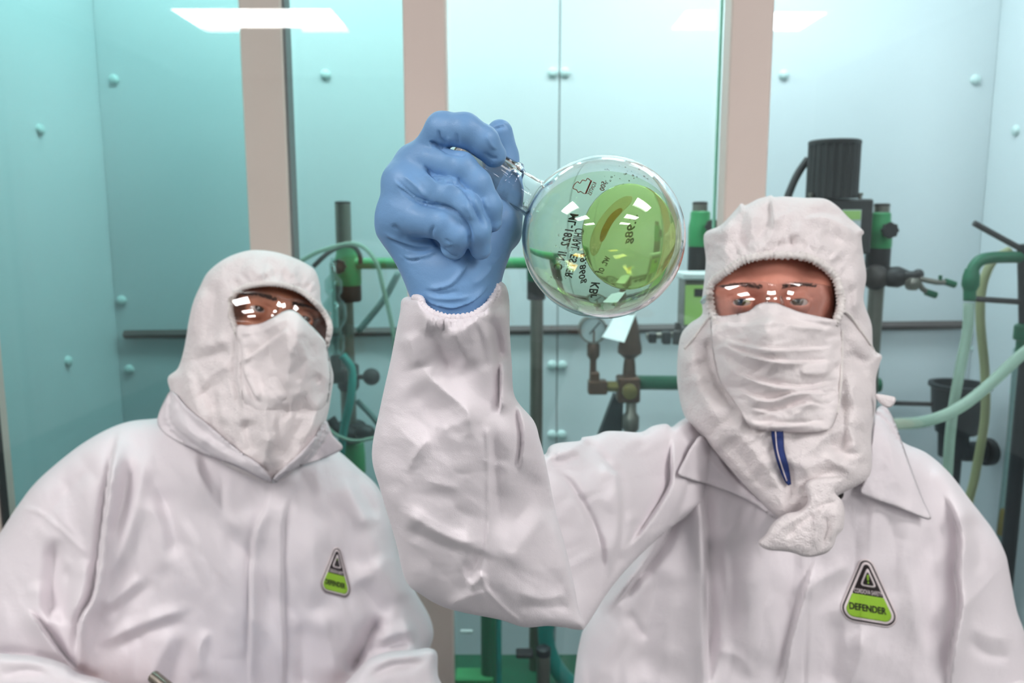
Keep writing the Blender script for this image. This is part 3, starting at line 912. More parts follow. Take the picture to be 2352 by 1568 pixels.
# right side: green bent pipe, rod, hoses, drain cup
YH = 1.62
bp = empty('bent_pipe_frame', tuple(P3(2350, 900, YH)), 'dark green bent pipe frame at the right edge with clear hoses', 'pipe frame')
MB().tube([P3(2560, 586, YH), P3(2360, 590, YH), P3(2275, 592, YH), P3(2243, 605, YH), P3(2229, 640, YH), P3(2227, 690, YH)], .012, 14, res=6).build('bent_pipe', M['dgreen'], bp, smooth=True, autosmooth=False)
MB().lathe([(.012, 0), (.017, .012), (.016, .03), (.0125, .045)], P3(2228, 668, YH), (0, 0, 1), 14).build('grip', M['dgreen'], bp, smooth=True)
MB().tube([P3(2224, 685, YH), P3(2560, 708, YH)], .006, 10).build('tie_rod', M['motorblack'], bp, smooth=True)
MB().tube([P3(2237, 512, YH), P3(2355, 577, YH), P3(2420, 612, YH)], .006, 10).build('lever_rod', M['motorblack'], bp, smooth=True)
MB().tube([P3(2358, 560, YH), P3(2362, 770, YH)], .017, 12).build('upright', M['drain'], bp, smooth=True)
MB().lathe([(.02, 0), (.02, .03), (.026, .032), (.026, .06), (.018, .066)], P3(2356, 815, YH), (0, 0, 1), 16).build('valve_head', M['dgreen'], bp, smooth=True)
vpole(MB(), 2362, 800, 1650, YH, .015).build('upright', M['drain'], bp, smooth=True)
hose('hose', [P3(2226, 695, YH), P3(2222, 760, YH), P3(2205, 850, YH), P3(2188, 950, YH), P3(2178, 1060, YH), P3(2170, 1250, YH), P3(2168, 1500, YH)], .0105, M['clearhose'], 'clear hose hanging straight down in front of the black drain cup')
hose('hose', [P3(2320, 575, YH + .09), P3(2280, 600, YH + .09), P3(2256, 660, YH + .09), P3(2252, 740, YH + .09), P3(2262, 850, YH + .1), P3(2262, 960, YH + .1), P3(2240, 1090, YH + .1), P3(2220, 1200, YH + .1), P3(2210, 1500, YH + .1)], .0095, M['yellowhose'], 'yellowed hose hanging behind the bent green pipe')
hose('hose', [P3(1990, 975, YH - .14), P3(2060, 973, YH - .12), P3(2130, 966, YH - .1), P3(2200, 938, YH - .09), P3(2270, 885, YH - .08), P3(2352, 810, YH - .08), P3(2450, 740, YH - .08)], .0115, M['clearhose'], 'thick clear hose curving up from the right shoulder to the frame edge')
dc = empty('drain_cup', tuple(P3(2190, 1000, 1.98)), 'black plastic drain cup with bent outlet near the right corner', 'drain')
Yd = 1.98
MB().lathe([(.048, 0), (.052, .02), (.062, .06), (.066, .115), (.073, .118), (.073, .127), (.06, .127), (.055, .06), (.03, .04)], P3(2196, 992, Yd), (0, 0, 1), 28).build('cup', M['drain'], dc, smooth=True)
MB().tube([P3(2190, 985, Yd), P3(2190, 1045, Yd)], .036, 18).build('neck', M['drain'], dc, smooth=True)
MB().tube([P3(2190, 1020, Yd), P3(2215, 1036, Yd), P3(2262, 1037, Yd + .02)], .026, 16).build('outlet', M['drain'], dc, smooth=True)
MB().lathe([(.026, -.012), (.036, -.008), (.036, .01), (.026, .014)], P3(2266, 1037, Yd + .02), (1, .2, 0), 20).build('flange', M['drain'], dc, smooth=True)
MB().tube([P3(2190, 1040, Yd), Vector((P3(2190, 1040, Yd).x, Yd, ZD0))], .02, 14).build('down_pipe', M['drain'], dc, smooth=True)
hose('rod', [P3(2050, 925, 1.98), P3(2140, 928, 1.98)], .006, M['motorblack'], 'thin dark rod reaching to the black drain cup', 'rod')
hose('pipe', [P3(2340, 800, 1.9), P3(2325, 1000, 1.9), P3(2300, 1230, 1.9), P3(2290, 1400, 1.9)], .012, M['greyhose'], 'grey pipe running down the right hood wall', 'pipe')
ba = MB().lathe([(.013, 0), (.014, .005), (.014, .06), (.012, .065)], P3(2303, 1228, 1.88), (0.05, 0, 1), 14).build('sensor_tip', M['brass2'], None, smooth=True)
tag(ba, 'brown brass sleeve on the grey pipe at the far right', 'sleeve')
# low frame seen below the raised arm
lf = empty('reactor_base', tuple(P3(1160, 1560, 1.72)), 'green reactor base frame seen below the raised sleeve', 'base frame')
MB().box(P3(1190, 1620, 1.75) + Vector((0, .06, -.02)), (.36, .24, .1), bev=.005).box(P3(1190, 1620, 1.75) + Vector((-.13, .06, -.15)), (.06, .2, .2), bev=.005).box(P3(1190, 1620, 1.75) + Vector((.13, .06, -.15)), (.06, .2, .2), bev=.005).build('base_block', M['dgreen'], lf)
MB().box(P3(1090, 1590, 1.72), (.09, .05, .1), bev=.004).build('foot', M['green'], lf)
vpole(MB(), 1122, 1400, 1600, 1.72, .018).build('rod', M['dgreen'], lf, smooth=True)
vpole(MB(), 1142, 1380, 1600, 1.74, .010).build('rod', M['teal'], lf, smooth=True)
MB().box(P3(1205, 1500, 1.70), (.04, .03, .012), bev=.003).build('latch', M['black'], lf)
vpole(MB(), 1248, 1500, 1640, 1.70, wpx(17, 1.7)).build('stub_post', M['steel'], lf, smooth=True)
MB().lathe([(wpx(18, 1.7), 0), (wpx(18, 1.7), .016), (wpx(12, 1.7), .02)], P3(1248, 1503, 1.70), (0, 0, 1), 16).build('post_cap', M['drain'], lf, smooth=True)
MB().box(P3(1072, 1450, 1.75), (.03, .01, .008), bev=.002).build('clip', M['white'], lf)
hose('hose', [P3(1262, 1300, 1.78), P3(1258, 1400, 1.78), P3(1254, 1460, 1.78), P3(1266, 1510, 1.78), P3(1295, 1555, 1.78), P3(1350, 1600, 1.78)], .020, M['teal'], 'thick teal hose curving below the raised elbow')
# ------------------------------------------------------------------ cloth, skin and glove materials
M['suit'] = material('white_coverall_film', 'e7e0e4', .62, var=.015, scale=6, bump=.0012, bscale=38, weave=.00012, wscale=1500, sheen=.15, spec=.35)
M['hoodcloth'] = material('white_hood_fabric', 'e9e1e1', .8, var=.02, scale=8, bump=.004, bscale=45, weave=.0006, wscale=640, sheen=.2, spec=.2)
M['mask'] = material('white_mask_nonwoven', 'ebe3e3', .75, var=.015, scale=8, bump=.0016, bscale=55, weave=.0002, wscale=1200, spec=.25)
M['band'] = material('white_elastic_band', 'ece6e3', .8, var=.02, scale=80, bump=.002, bscale=300)
M['navy'] = material('navy_strap', '263a78', .7, var=.1, scale=200, bump=.0008, bscale=900)
M['skinA'] = material('fair_ruddy_skin', 'dc9a86', .5, col2='cf8471', scale=35, bump=.0008, bscale=260, sss=.12)
M['skinB'] = material('tan_skin', 'cf9074', .5, col2='ba7a60', scale=35, bump=.0008, bscale=260, sss=.12)
M['brow'] = material('dark_eyebrow', '5a4038', .8, scale=400, var=.2, bump=.001, bscale=900)
M['glove'] = material('blue_nitrile', '79a5d3', .42, var=.035, scale=14, bump=.0005, bscale=90, weave=.00006, wscale=2600, spec=.35, coat=.05)
M['lens'] = pane_material('clear_lens', (.975, .965, .96), 1.5, 0)
M['temple'] = pane_material('clear_plastic_arm', (.80, .78, .76), 2.0, .08)
M['boot'] = material('white_boot', 'd8d6d4', .6)

def eye_material(name, iris):
    m = bpy.data.materials.new(name); m.use_nodes = True
    t = NT(m); b = t.n['Principled BSDF']
    tc = t.node('ShaderNodeTexCoord'); sx = t.node('ShaderNodeSeparateXYZ'); t.link(tc.outputs['Object'], sx.inputs[0])
    nz = t.node('ShaderNodeTexNoise', i_Scale=900.0); t.link(tc.outputs['Object'], nz.inputs['Vector'])
    cr = t.node('ShaderNodeValToRGB'); mp = t.node('ShaderNodeMapRange'); mp.inputs[1].default_value = 0; mp.inputs[2].default_value = .0122
    t.link(sx.outputs[2], mp.inputs[0]); t.link(mp.outputs[0], cr.inputs[0])
    e = cr.color_ramp.elements
    e[0].position = 0; e[0].color = lin('cbb2aa'); e[1].position = .84; e[1].color = lin('d3c5c0')
    for p, c in ((.862, '2d221c'), (.88, iris), (.965, iris), (.972, '0a0808'), (1.0, '0a0808')):
        k = e.new(p); k.color = lin(c)
    mx = t.node('ShaderNodeMix', data_type='RGBA', blend_type='MULTIPLY'); mx.inputs[0].default_value = .25
    t.link(cr.outputs[0], mx.inputs[6]); t.link(nz.outputs['Color'], mx.inputs[7]); t.link(mx.outputs[2], b.inputs['Base Color'])
    b.inputs['Roughness'].default_value = .12; b.inputs['Coat Weight'].default_value = .6
    return m

def face(person_name, org, R, skin, iris, lids=4.6, gaze=(0, 0, 1), body_parts=(), label='', cat='person', brow=1.0, off=0, rx=71):
    """head with brow, nose, lidded eyes; R columns = right, up, toward viewer; org between the eyes"""
    R = np.asarray(R, float); org = np.asarray(org, float)
    mm = .001
    def loc(p): return org + R @ (np.asarray(p, float) * mm)
    def fun(P):
        Q = (P - org) @ R / mm
        d = sd_ell(Q, (off, 18, -96), (rx, 92, 92))
        d = smin(d, sd_ell(Q, (0, -58, -78), (55, 60, 55)), 18)
        for s in (-1, 1):
            d = smin(d, sd_cone(Q, (8 * s, 15, -10), (48 * s, 15, -25), 10, 9), 12)
            d = smin(d, sd_ell(Q, (38 * s, -33, -28), (24, 17, 16)), 14)
        for s in ((-1, 1) if off > 0 else ()): d = smin(d, sd_ell(Q, (off + 52 * s, 4, -42), (19, 44, 34)), 16)
        d = smin(d, sd_cone(Q, (0, 12, -11), (0, -32, 7), 8, 9), 9)
        d = smin(d, sd_cone(Q, (0, -32, -2), (0, -40, -6), 14, 12), 8)
        for s in (-1, 1):
            e = (31.5 * s, -2, -15)
            so = sd_ell(Q, (31 * s, -1, 1), (17, 11, 13))
            d = -smin(-d, so, 7)
            ld = np.linalg.norm(Q - np.array(e), axis=1) - 14.2
            d = smin(d, ld, 3.5)
            # upper lid crease and bag under the eye
            d = d + .9 * np.exp(-((Q[:, 1] - (6.5 - .012 * (Q[:, 0] - 31 * s) ** 2)) / 1.3) ** 2) * (np.abs(Q[:, 0] - 31 * s) < 17)
            sl = sd_ell(Q, (31.5 * s, -2.6, 2), (13.2, lids, 14))
            d = -smin(-d, sl, .8)
        # frown lines
        for s in (-1, 1):
            d = d + .8 * np.exp(-((Q[:, 0] - (4.5 * s + .05 * Q[:, 1] * s)) / 1.4) ** 2) * np.exp(-((Q[:, 1] - 14) / 9) ** 2)
        return d * mm
    cs = np.array([loc(p) for p in [(x, y, z) for x in (-84, 84) for y in (-62, 74) for z in (-75, 30)]])
    V, Q4 = surface_net(fun, cs.min(0), cs.max(0), .00125)
    Ql = (V - org) @ R / mm
    keep = (np.abs(Ql[:, 0]) < 80) & (Ql[:, 1] > -58) & (Ql[:, 1] < 70) & (Ql[:, 2] > -70)
    kf = keep[Q4].all(1); Q4 = Q4[kf]
    used = np.unique(Q4); re = -np.ones(len(V), int); re[used] = np.arange(len(used)); V = V[used]; Q4 = re[Q4]
    V = lap_smooth(V, Q4, 1, .4)
    # body below: one continuous figure joined to the head
    def bfun(P):
        d = sd_ell(P, loc((2, 0, -108)), (.058, .075, .08))
        for a, b, ra, rb, k in body_parts:
            d = smin(d, sd_cone(P, a, b, ra, rb), k)
        return d
    pts = np.array([loc((0, 110, -60))] + [p for b in body_parts for p in b[:2]])
    Vb, Qb = surface_net(bfun, pts.min(0) - .22, pts.max(0) + .22, .014)
    Vb = lap_smooth(Vb, Qb, 2, .5)
    o = mesh(person_name, np.concatenate([V, Vb]), np.concatenate([Q4, Qb + len(V)]), skin)
    tag(o, label, cat)
    em = eye_material('eye_' + iris, iris)
    for s in (-1, 1):
        m = MB().sphere((0, 0, 0), .0122, 32, 24)
        e = m.build('eye', em, None, smooth=True, autosmooth=False)
        z = Vector(R @ np.array(gaze)).normalized()
        e.rotation_mode = 'QUATERNION'; e.rotation_quaternion = z.to_track_quat('Z', 'Y')
        e.location = loc((31.5 * s, -2, -14.2)); e.parent = o
    # eyebrows: short hairs laid in an arch
    rnd = random.Random(5)
    for s in (-1, 1):
        m = MB()
        for i in range(150):
            u = rnd.random(); x = 9 + 42 * u; y = 14 + 5.0 * math.sin(u * 2.2) - 3 * u + rnd.uniform(-2.6, 2.6) * (1 - .6 * u)
            a = loc((s * x, y, 0)); 
            # project on the face along the head's forward axis
            zz = np.linspace(26, -60, 87)
            PP = org + (np.stack([np.full(87, s * x), np.full(87, y), zz], 1) * mm) @ R.T
            ff = fun(PP); k = np.argmax(ff < 0); z = zz[k]
            dx = s * rnd.uniform(3, 6); dy = rnd.uniform(.2, 2.2)
            m.tube([loc((s * x, y, z - .4)), loc((s * x + dx * .5, y + dy * .6, z + .9)), loc((s * x + dx, y + dy, z - .5 - .25 * u))], [.0004 * brow, .0004 * brow, .0001], 3)
        m.build('eyebrow', M['brow'], o)
    return o, loc

def glasses(person, loc, width=(-68, 77), top=None, drop=0, name='safety_glasses', label=None):
    g = MB(); nu, nv = 61, 15
    def prof(u):
        x = width[0] + (width[1] - width[0]) * u
        a = abs(x)
        t = 19 - .0008 * a * a - 3.5 * math.exp(-(x / 9) ** 2)
        lo = -27 + 13 * math.exp(-((a - 0) / 13) ** 2) * 1.6 + max(0, a - 48) ** 2 * .018
        return x, t + drop, lo + drop
    def z(x, y): return 21 - 33 * (abs(x) / 72) ** 2.2 - .006 * (y + 4) ** 2 - 2.0 * math.exp(-(x / 8) ** 2)
    v = []; f = []
    for side in (0, 1):
        for i in range(nu):
            x, t, lo = prof(i / (nu - 1))
            for j in range(nv):
                y = lo + (t - lo) * j / (nv - 1)
                v.append(loc((x, y, z(x, y) - 1.6 * side)))
    n = nu * nv
    for i in range(nu - 1):
        for j in range(nv - 1):
            a = i * nv + j; f.append((a, a + nv, a + nv + 1, a + 1)); b = a + n; f.append((b, b + 1, b + nv + 1, b + nv))
    for i in range(nu - 1):
        for j in (0, nv - 1):
            a = i * nv + j; q = (a, a + nv, a + nv + n, a + n); f.append(q[::-1] if j == 0 else q)
    for i in (0, nu - 1):
        for j in range(nv - 1):
            a = i * nv + j; q = (a, a + 1, a + 1 + n, a + n); f.append(q if i == 0 else q[::-1])
    lens = mesh(name, v, f, M['lens'], person, True, label)
    for s, x in ((-1, width[0]), (1, width[1])):
        m = MB()
        m.tube([loc((x - 1 * s, 3 + drop, z(x, 0) + 1)), loc((x + 1 * s, 3 + drop, z(x, 0) - 8)), loc((x + 1 * s, 1 + drop, z(x, 0) - 30))], [.0045, .004, .003], 8)
        m.build('temple_arm', M['temple'], lens, smooth=True)
    m = MB()
    for s in (-1, 1):
        m.tube([loc((s * 7, 3 + drop, 9)), loc((s * 9, -6 + drop, 10)), loc((s * 12, -13 + drop, 9))], [.0016, .0022, .0016], 8, res=4)
    m.build('nose_pad', M['temple'], lens, smooth=True)
    return lens

def band(person, poly, surf, r, name, mat, off=.0, rip=0, closed=False, seed=1):
    """gathered elastic edge along a pixel path on a soft surface"""
    Q = catmull(np.array(poly, float), 14, closed)
    rnd = np.random.RandomState(seed)
    n = len(Q); rr = r * (1 + rip * np.sin(np.arange(n) * 1.9 + rnd.rand(n) * 1.5))
    P = W(Q[:, 0], Q[:, 1], surf(Q[:, 0], Q[:, 1]) - off)
    if closed: P = np.concatenate([P, P[:1]]); rr = np.r_[rr, rr[:1]]
    return MB().tube(P, rr, 10).build(name, mat, person, smooth=True, autosmooth=False)

def rotm(yaw, pitch, roll):
    """head axes: start facing the camera; yaw turns to the image right, pitch up, roll clockwise in the image (degrees)"""
    y, p, r = map(math.radians, (yaw, pitch, roll))
    B = np.stack([RV, UV, -FV], 1)
    Ry = np.array([[math.cos(y), 0, math.sin(y)], [0, 1, 0], [-math.sin(y), 0, math.cos(y)]])
    Rp = np.array([[1, 0, 0], [0, math.cos(p), math.sin(p)], [0, -math.sin(p), math.cos(p)]])
    Rr = np.array([[math.cos(r), math.sin(r), 0], [-math.sin(r), math.cos(r), 0], [0, 0, 1]])
    return B @ Rr @ Ry @ Rp

def sticker(parent, torso, A, name='chest_label'):
    """warning badge; A maps badge units (0..1 wide, 0..1.25 high, y up) to photo pixels; lies on the torso front"""
    def rtri(inset, n=8):
        c = [(.5, 1.20), (0.0, .0), (1.0, .0)]; rr = [.16, .20, .20]
        # rounded triangle built from three corner arcs
        ctr = [(.5, 1.075 - .0), (.215, .215), (.785, .215)]
        R_ = [.135 - inset, .215 - inset, .215 - inset]
        ang = [(0.12, math.pi - .12), (math.pi - .42, math.pi * 1.5), (-math.pi / 2, .42)]
        pts = []
        a1 = math.atan2(1.075 - .215, .5 - .215)
        k = .12
        angs = [(math.pi * .5 - (math.pi / 2 - k) + .25, math.pi * .5 + (math.pi / 2 - k) - .25), (math.pi - .35, math.pi * 1.5), (-math.pi * .5, .35)]
        for (cx, cy), r_, (t0, t1) in zip(ctr, R_, angs):
            for i in range(n + 1):
                t = t0 + (t1 - t0) * i / n; pts.append((cx + r_ * math.cos(t), cy + r_ * math.sin(t)))
        return pts
    A = np.asarray(A, float)
    def mp(p):
        p = np.asarray(p, float); return p @ A[:2] + A[2]
    def sheet(pts2, lift, thick, nm, mat, par):
        # subdivide the polygon finely by clipping it on a grid of rows
        px = mp(np.array(pts2)); s_ = Soft(px, lambda x, y: torso.front(x, y) - lift, sp=1.5, k=0, kb=0, smooth_outline=False, tfun=lambda x, y, D: np.full(np.shape(x), thick))
        return s_.build(nm, mat, par)
    base = sheet(rtri(-.03), .0008, .0006, name, M['lab_white'], parent)
    def clip(pts, f):
        out = []
        for i in range(len(pts)):
            a, b = np.array(pts[i]), np.array(pts[(i + 1) % len(pts)])
            fa, fb = f(a), f(b)
            if fa >= 0: out.append(tuple(a))
            if (fa >= 0) != (fb >= 0): out.append(tuple(a + (b - a) * fa / (fa - fb)))
        return out
    sheet(rtri(0), .0012, .0004, 'badge_outline', M['lab_black'], base)
    sheet(rtri(.028), .0015, .0004, 'badge_border', M['lab_white'], base)
    sheet(clip(rtri(.075), lambda p: p[1] - .535), .0018, .0004, 'badge_top', M['lab_black'], base)
    sheet(clip(rtri(.075), lambda p: .535 - p[1]), .0018, .0004, 'badge_bottom', M['lab_green'], base)
    def tri(c, s_, h, r_):
        P = [(c[0], c[1] + h), (c[0] - s_, c[1]), (c[0] + s_, c[1])]; out = []
        for i in range(3):
            p = np.array(P[i]); a = np.array(P[i - 1]) - p; b = np.array(P[(i + 1) % 3]) - p
            a = a / np.linalg.norm(a) * r_; b = b / np.linalg.norm(b) * r_
            for t in (0, .25, .5, .75, 1): out.append(tuple(p + a * (1 - t) ** 2 + b * t ** 2))
        return out
    sheet(tri((.515, .70), .165, .40, .09), .0021, .0004, 'warning_triangle', M['lab_white'], base)
    sheet(tri((.515, .735), .115, .28, .05), .0024, .0004, 'warning_triangle_center', M['lab_black'], base)
    sheet([(.50, .82), (.53, .82), (.54, .94), (.49, .94)], .0027, .0004, 'exclamation_bar', M['lab_green'], base)
    sheet([(.50, .765), (.53, .765), (.535, .79), (.53, .805), (.50, .805), (.495, .79)], .0027, .0004, 'exclamation_dot', M['lab_green'], base)
    for txt, cx, cy, wd, ht, mt, bold in (('CORDOVA SAFETY', .505, .60, .52, .085, 'lab_white', .004), ('DEFENDER', .485, .285, .70, .135, 'lab_black', .028)):
        text_mesh(txt, lambda P: (lambda q: W(q[:, 0], q[:, 1], torso.front(q[:, 0], q[:, 1]) - .0030))(mp(P)), (cx, cy, wd, ht), M[mt], base, bold)
    return base
M['lab_white'] = material('label_white', 'e6dadb', .45, var=.01)
M['lab_black'] = material('label_black', '2b2224', .45, var=.03)
M['lab_green'] = material('label_green', '98c63c', .45, var=.02)

def text_mesh(txt, mapper, box, mat, parent, bold=0.0, name='lettering', slant=0, spacing=1.0):
    cu = bpy.data.curves.new('t', 'FONT'); cu.body = txt; cu.size = 1; cu.resolution_u = 4; cu.offset = bold; cu.shear = slant; cu.space_character = spacing
    ob = bpy.data.objects.new('t', cu); C.objects.link(ob)
    dg = bpy.context.evaluated_depsgraph_get(); dg.update()
    me = bpy.data.meshes.new_from_object(ob.evaluated_get(dg))
    bpy.data.objects.remove(ob); bpy.data.curves.remove(cu)
    import bmesh
    bm = bmesh.new(); bm.from_mesh(me)
    bmesh.ops.triangulate(bm, faces=bm.faces)
    P = np.array([v.co[:2] for v in bm.verts]); fs = [[v.index for v in f.verts] for f in bm.faces]
    bm.free(); bpy.data.meshes.remove(me)
    lo, hi = P.min(0), P.max(0)
    cx, cy, wd, ht = box
    P = (P - (lo + hi) / 2) / (hi - lo) * np.array([wd, ht]) + np.array([cx, cy])
    return mesh(name, mapper(P), fs, mat, parent, smooth=False)
# ------------------------------------------------------------------ the person holding up the flask (right)
def Yd(Yv): return lambda px, py: Yv / (-(np.asarray(py, float) - 784) / F * UV[1] + FV[1])
sh = W(1570, 1060, .975); el = W(1200, 1310, .655); wr = W(1060, 760, .55)
shL = W(2150, 1190, 1.0)
def bodyparts(neck, ch, hip, arms, legs):
    out = [(neck, ch, .035, .05, .03), (ch, hip, .06, .07, .05)]
    for arm in arms:
        for (a, b, ra, rb) in arm: out.append((a, b, ra, rb, .035))
    for leg in legs:
        for (a, b, ra, rb) in leg: out.append((a, b, ra, rb, .04))
    return out
def leg(hx, Y, s):
    return [((hx, Y, .88), (hx + .02 * s, Y - .01, .48), .085, .06), ((hx + .02 * s, Y - .01, .48), (hx + .03 * s, Y + .03, .09), .055, .035), ((hx + .03 * s, Y + .03, .05), (hx + .05 * s, Y - .10, .035), .035, .028)]
nk = W(1790, 960, 1.0); chr_ = W(1800, 1260, 1.03); XR_ = float(chr_[0]); YR_ = float(chr_[1])
elL = W(2270, 1560, 1.04); 
Rr = rotm(-3, 2, 0)
org = W(1773, 688, .884)
person_r, locr = face('person', org, Rr, M['skinA'], '54422c', lids=4.0, gaze=(-.22, .10, 1), off=9, brow=.8,
    body_parts=bodyparts(nk, chr_, (XR_, YR_ + .02, .95),
        [[(sh, el, .016, .014), (el, wr, .014, .015)], [(shL, elL, .028, .026), (elL, (elL[0] - .03, elL[1] - .10, elL[2] - .20), .03, .02)]],
        [leg(XR_ - .10, YR_ + .02, -1), leg(XR_ + .10, YR_ + .02, 1)]),
    label='person in white coverall, hood and mask holding a flask up in a blue glove')
# coverall torso
chest_folds = [
    ('v', 7, 5, [(1258, 1076), (1306, 1105), (1350, 1174), (1378, 1243), (1383, 1290), (1381, 1353)]),
    ('s', 16, 9, [(1395, 1353), (1419, 1250), (1426, 1181), (1419, 1095), (1402, 1078), (1361, 1023)]),
    ('r', 14, 4, [(1452, 1160), (1446, 1230), (1424, 1290)]),
    ('s', 15, 10, [(1543, 990), (1541, 1060), (1538, 1115), (1500, 1180), (1468, 1226), (1430, 1270)]),
    ('s', 16, 11, [(1385, 1420), (1454, 1336), (1505, 1267), (1547, 1188), (1571, 1126), (1576, 1040)]),
    ('s', 22, 17, [(1622, 1600), (1622, 1433), (1620, 1252), (1609, 1112), (1590, 1060)]),
    ('r', 16, 4, [(1500, 1312), (1450, 1360), (1395, 1410)]),
    ('r', 26, 5, [(1560, 1260), (1540, 1400), (1530, 1568)]),
    ('v', 20, 5, [(1520, 1300), (1490, 1420), (1480, 1568)]),
    ('v', 8, 3, [(1440, 1400), (1470, 1450), (1490, 1470)])]
suit_folds_r = chest_folds + [
    ('s', 12, 6, [(1872, 1270), (1860, 1310), (1840, 1380), (1812, 1480), (1790, 1600)]),
    ('v', 3.5, 2.0, [(1860, 1330), (1852, 1450), (1848, 1600)], .05),
    ('r', 16, 3.5, [(1836, 1380), (1880, 1335), (1960, 1290)]),
    ('s', 14, 13, [(2160, 1120), (2192, 1180), (2206, 1240), (2200, 1320), (2206, 1390), (2189, 1481), (2172, 1620)]),
    ('r', 4, 1.4, [(2209, 1397), (2261, 1345), (2320, 1280)], .05),
    ('r', 18, 3, [(2097, 1180), (2099, 1330), (2101, 1500)]),
    ('v', 22, 4, [(2130, 1200), (2145, 1350), (2140, 1500)]),
    ('r', 22, 5, [(2120, 1060), (2190, 1130), (2230, 1220)]),
    ('v', 14, 4, [(2230, 1180), (2250, 1260), (2240, 1330)]),
    ('r', 12, 3, [(2215, 1430), (2270, 1460), (2330, 1470)]),
    ('v', 10, 3.5, [(2215, 1460), (2260, 1500), (2330, 1510)]),
    ('r', 30, 4, [(1720, 1230), (1740, 1400), (1720, 1568)]),
    ('v', 26, 5, [(1670, 1200), (1672, 1350), (1680, 1568)]),
    ('r', 24, 4, [(1960, 1440), (1990, 1510), (1980, 1600)]),
    ('v', 24, 4, [(1910, 1400), (1925, 1500), (1910, 1600)]),
    ('r', 10, 2, [(1640, 1490), (1700, 1510), (1740, 1560)])]
torso_r = Soft([(1600, 950), (1700, 935), (1800, 930), (1900, 930), (1990, 940), (2035, 962), (2070, 1012), (2128, 1040), (2180, 1085), (2230, 1150), (2280, 1215), (2308, 1268), (2318, 1310), (2335, 1400), (2356, 1460), (2378, 1560), (2390, 1700), (2350, 1790), (2200, 1830), (1800, 1840), (1480, 1830), (1350, 1790), (1305, 1700), (1318, 1568), (1328, 1490), (1345, 1430), (1390, 1340), (1420, 1250), (1450, 1150), (1490, 1060), (1540, 985)],
    Yd(.985), sp=5, k=.75, tmax=.135, folds=suit_folds_r, noise=[(1.1, 5, 3, 'n'), (.75, 10.0, 5, 'f', (1.25, .7)), (3, .5, 8, 'c')], gain=1.9, wg=1.35)
suit_r = torso_r.build('coverall', M['suit'], person_r)
upper_r = Soft([(1251, 1043), (1261, 1026), (1282, 1017), (1330, 1012), (1337, 1004), (1368, 999), (1392, 990), (1430, 990), (1471, 992), (1499, 978), (1530, 973), (1543, 980), (1561, 968), (1585, 960), (1640, 960), (1680, 1020), (1660, 1110), (1600, 1170), (1530, 1220), (1455, 1290), (1400, 1355), (1346, 1438), (1332, 1446), (1290, 1435), (1230, 1380), (1190, 1300), (1170, 1200), (1185, 1100), (1215, 1050)],
    [(1200, 1100, .69), (1200, 1300, .68), (1340, 1430, .69), (1300, 1030, .74), (1400, 1150, .775), (1400, 1000, .82), (1480, 1250, .84), (1560, 1000, .915), (1570, 1130, .93), (1660, 1000, .99), (1660, 1110, 1.0)],
    sp=4, k=.9, tmax=.075, folds=chest_folds + [('v', 12, 5, [(1335, 1005), (1360, 1030), (1400, 1075)]), ('r', 10, 4, [(1270, 1040), (1300, 1040), (1330, 1022)]), ('v', 7, 4, [(1255, 1062), (1290, 1060), (1335, 1045)]), ('v', 26, 4, [(1450, 1010), (1490, 1070), (1500, 1120)])], noise=[(1.6, 2.5, 4, 'n'), (1.0, 6.5, 6, 'f')], gain=1.9, wg=1.3)
upper_r.build('sleeve', M['suit'], person_r, label='upper sleeve of the raised arm')
fore_folds = [
    ('r', 16, 4.5, [(952, 823), (1006, 883), (1060, 930), (1116, 976)]),
    ('v', 26, 4, [(935, 880), (990, 950), (1070, 1010)]),
    ('r', 5, 1.8, [(1119, 976), (1121, 1100), (1121, 1229), (1105, 1316), (1132, 1371), (1204, 1437)], .05),
    ('v', 14, 3.5, [(1136, 960), (1140, 1100), (1150, 1240)]),
    ('r', 14, 5, [(913, 1163), (984, 1212), (1060, 1245), (1119, 1240)]),
    ('v', 16, 4, [(930, 1200), (1000, 1245), (1080, 1275)]),
    ('r', 9, 4, [(1072, 1349), (1095, 1335), (1112, 1312)]),
    ('v', 14, 4, [(1060, 1320), (1090, 1300), (1112, 1260)]),
    ('r', 12, 4, [(1025, 1392), (1080, 1370), (1130, 1355)]),
    ('r', 26, 6, [(1272, 1165), (1220, 1220), (1160, 1310)]),
    ('s', 12, 5, [(1322, 1400), (1308, 1322), (1292, 1240), (1272, 1160)]),
    ('v', 20, 5, [(1230, 1080), (1215, 1150), (1170, 1220)]),
    ('s', 10, 6, [(1150, 823), (1150, 900), (1146, 955)]),
    ('v', 9, 7, [(1118, 720), (1140, 770), (1154, 834)]),
    ('r', 10, 5, [(1160, 690), (1166, 760), (1160, 830)]),
    ('r', 14, 5, [(930, 760), (945, 800), (960, 850)]),
    ('v', 12, 4, [(985, 745), (1010, 790), (1040, 860)]),
    ('r', 14, 4, [(1030, 745), (1060, 800), (1085, 850)]),
    ('v', 10, 3, [(1090, 735), (1110, 800), (1120, 860)]),
    ('r', 8, 2, [(990, 1000), (950, 1050), (940, 1090)]),
    ('r', 22, 4, [(1000, 990), (1060, 970), (1100, 960)]),
    ('r', 9, 2.5, [(1190, 1360), (1240, 1375), (1310, 1365)]),
    ('v', 12, 3, [(1180, 1385), (1250, 1395), (1315, 1390)]),
    ('s', 14, 5, [(1182, 915), (1200, 1000), (1190, 1090)])]
rg = random.Random(3)
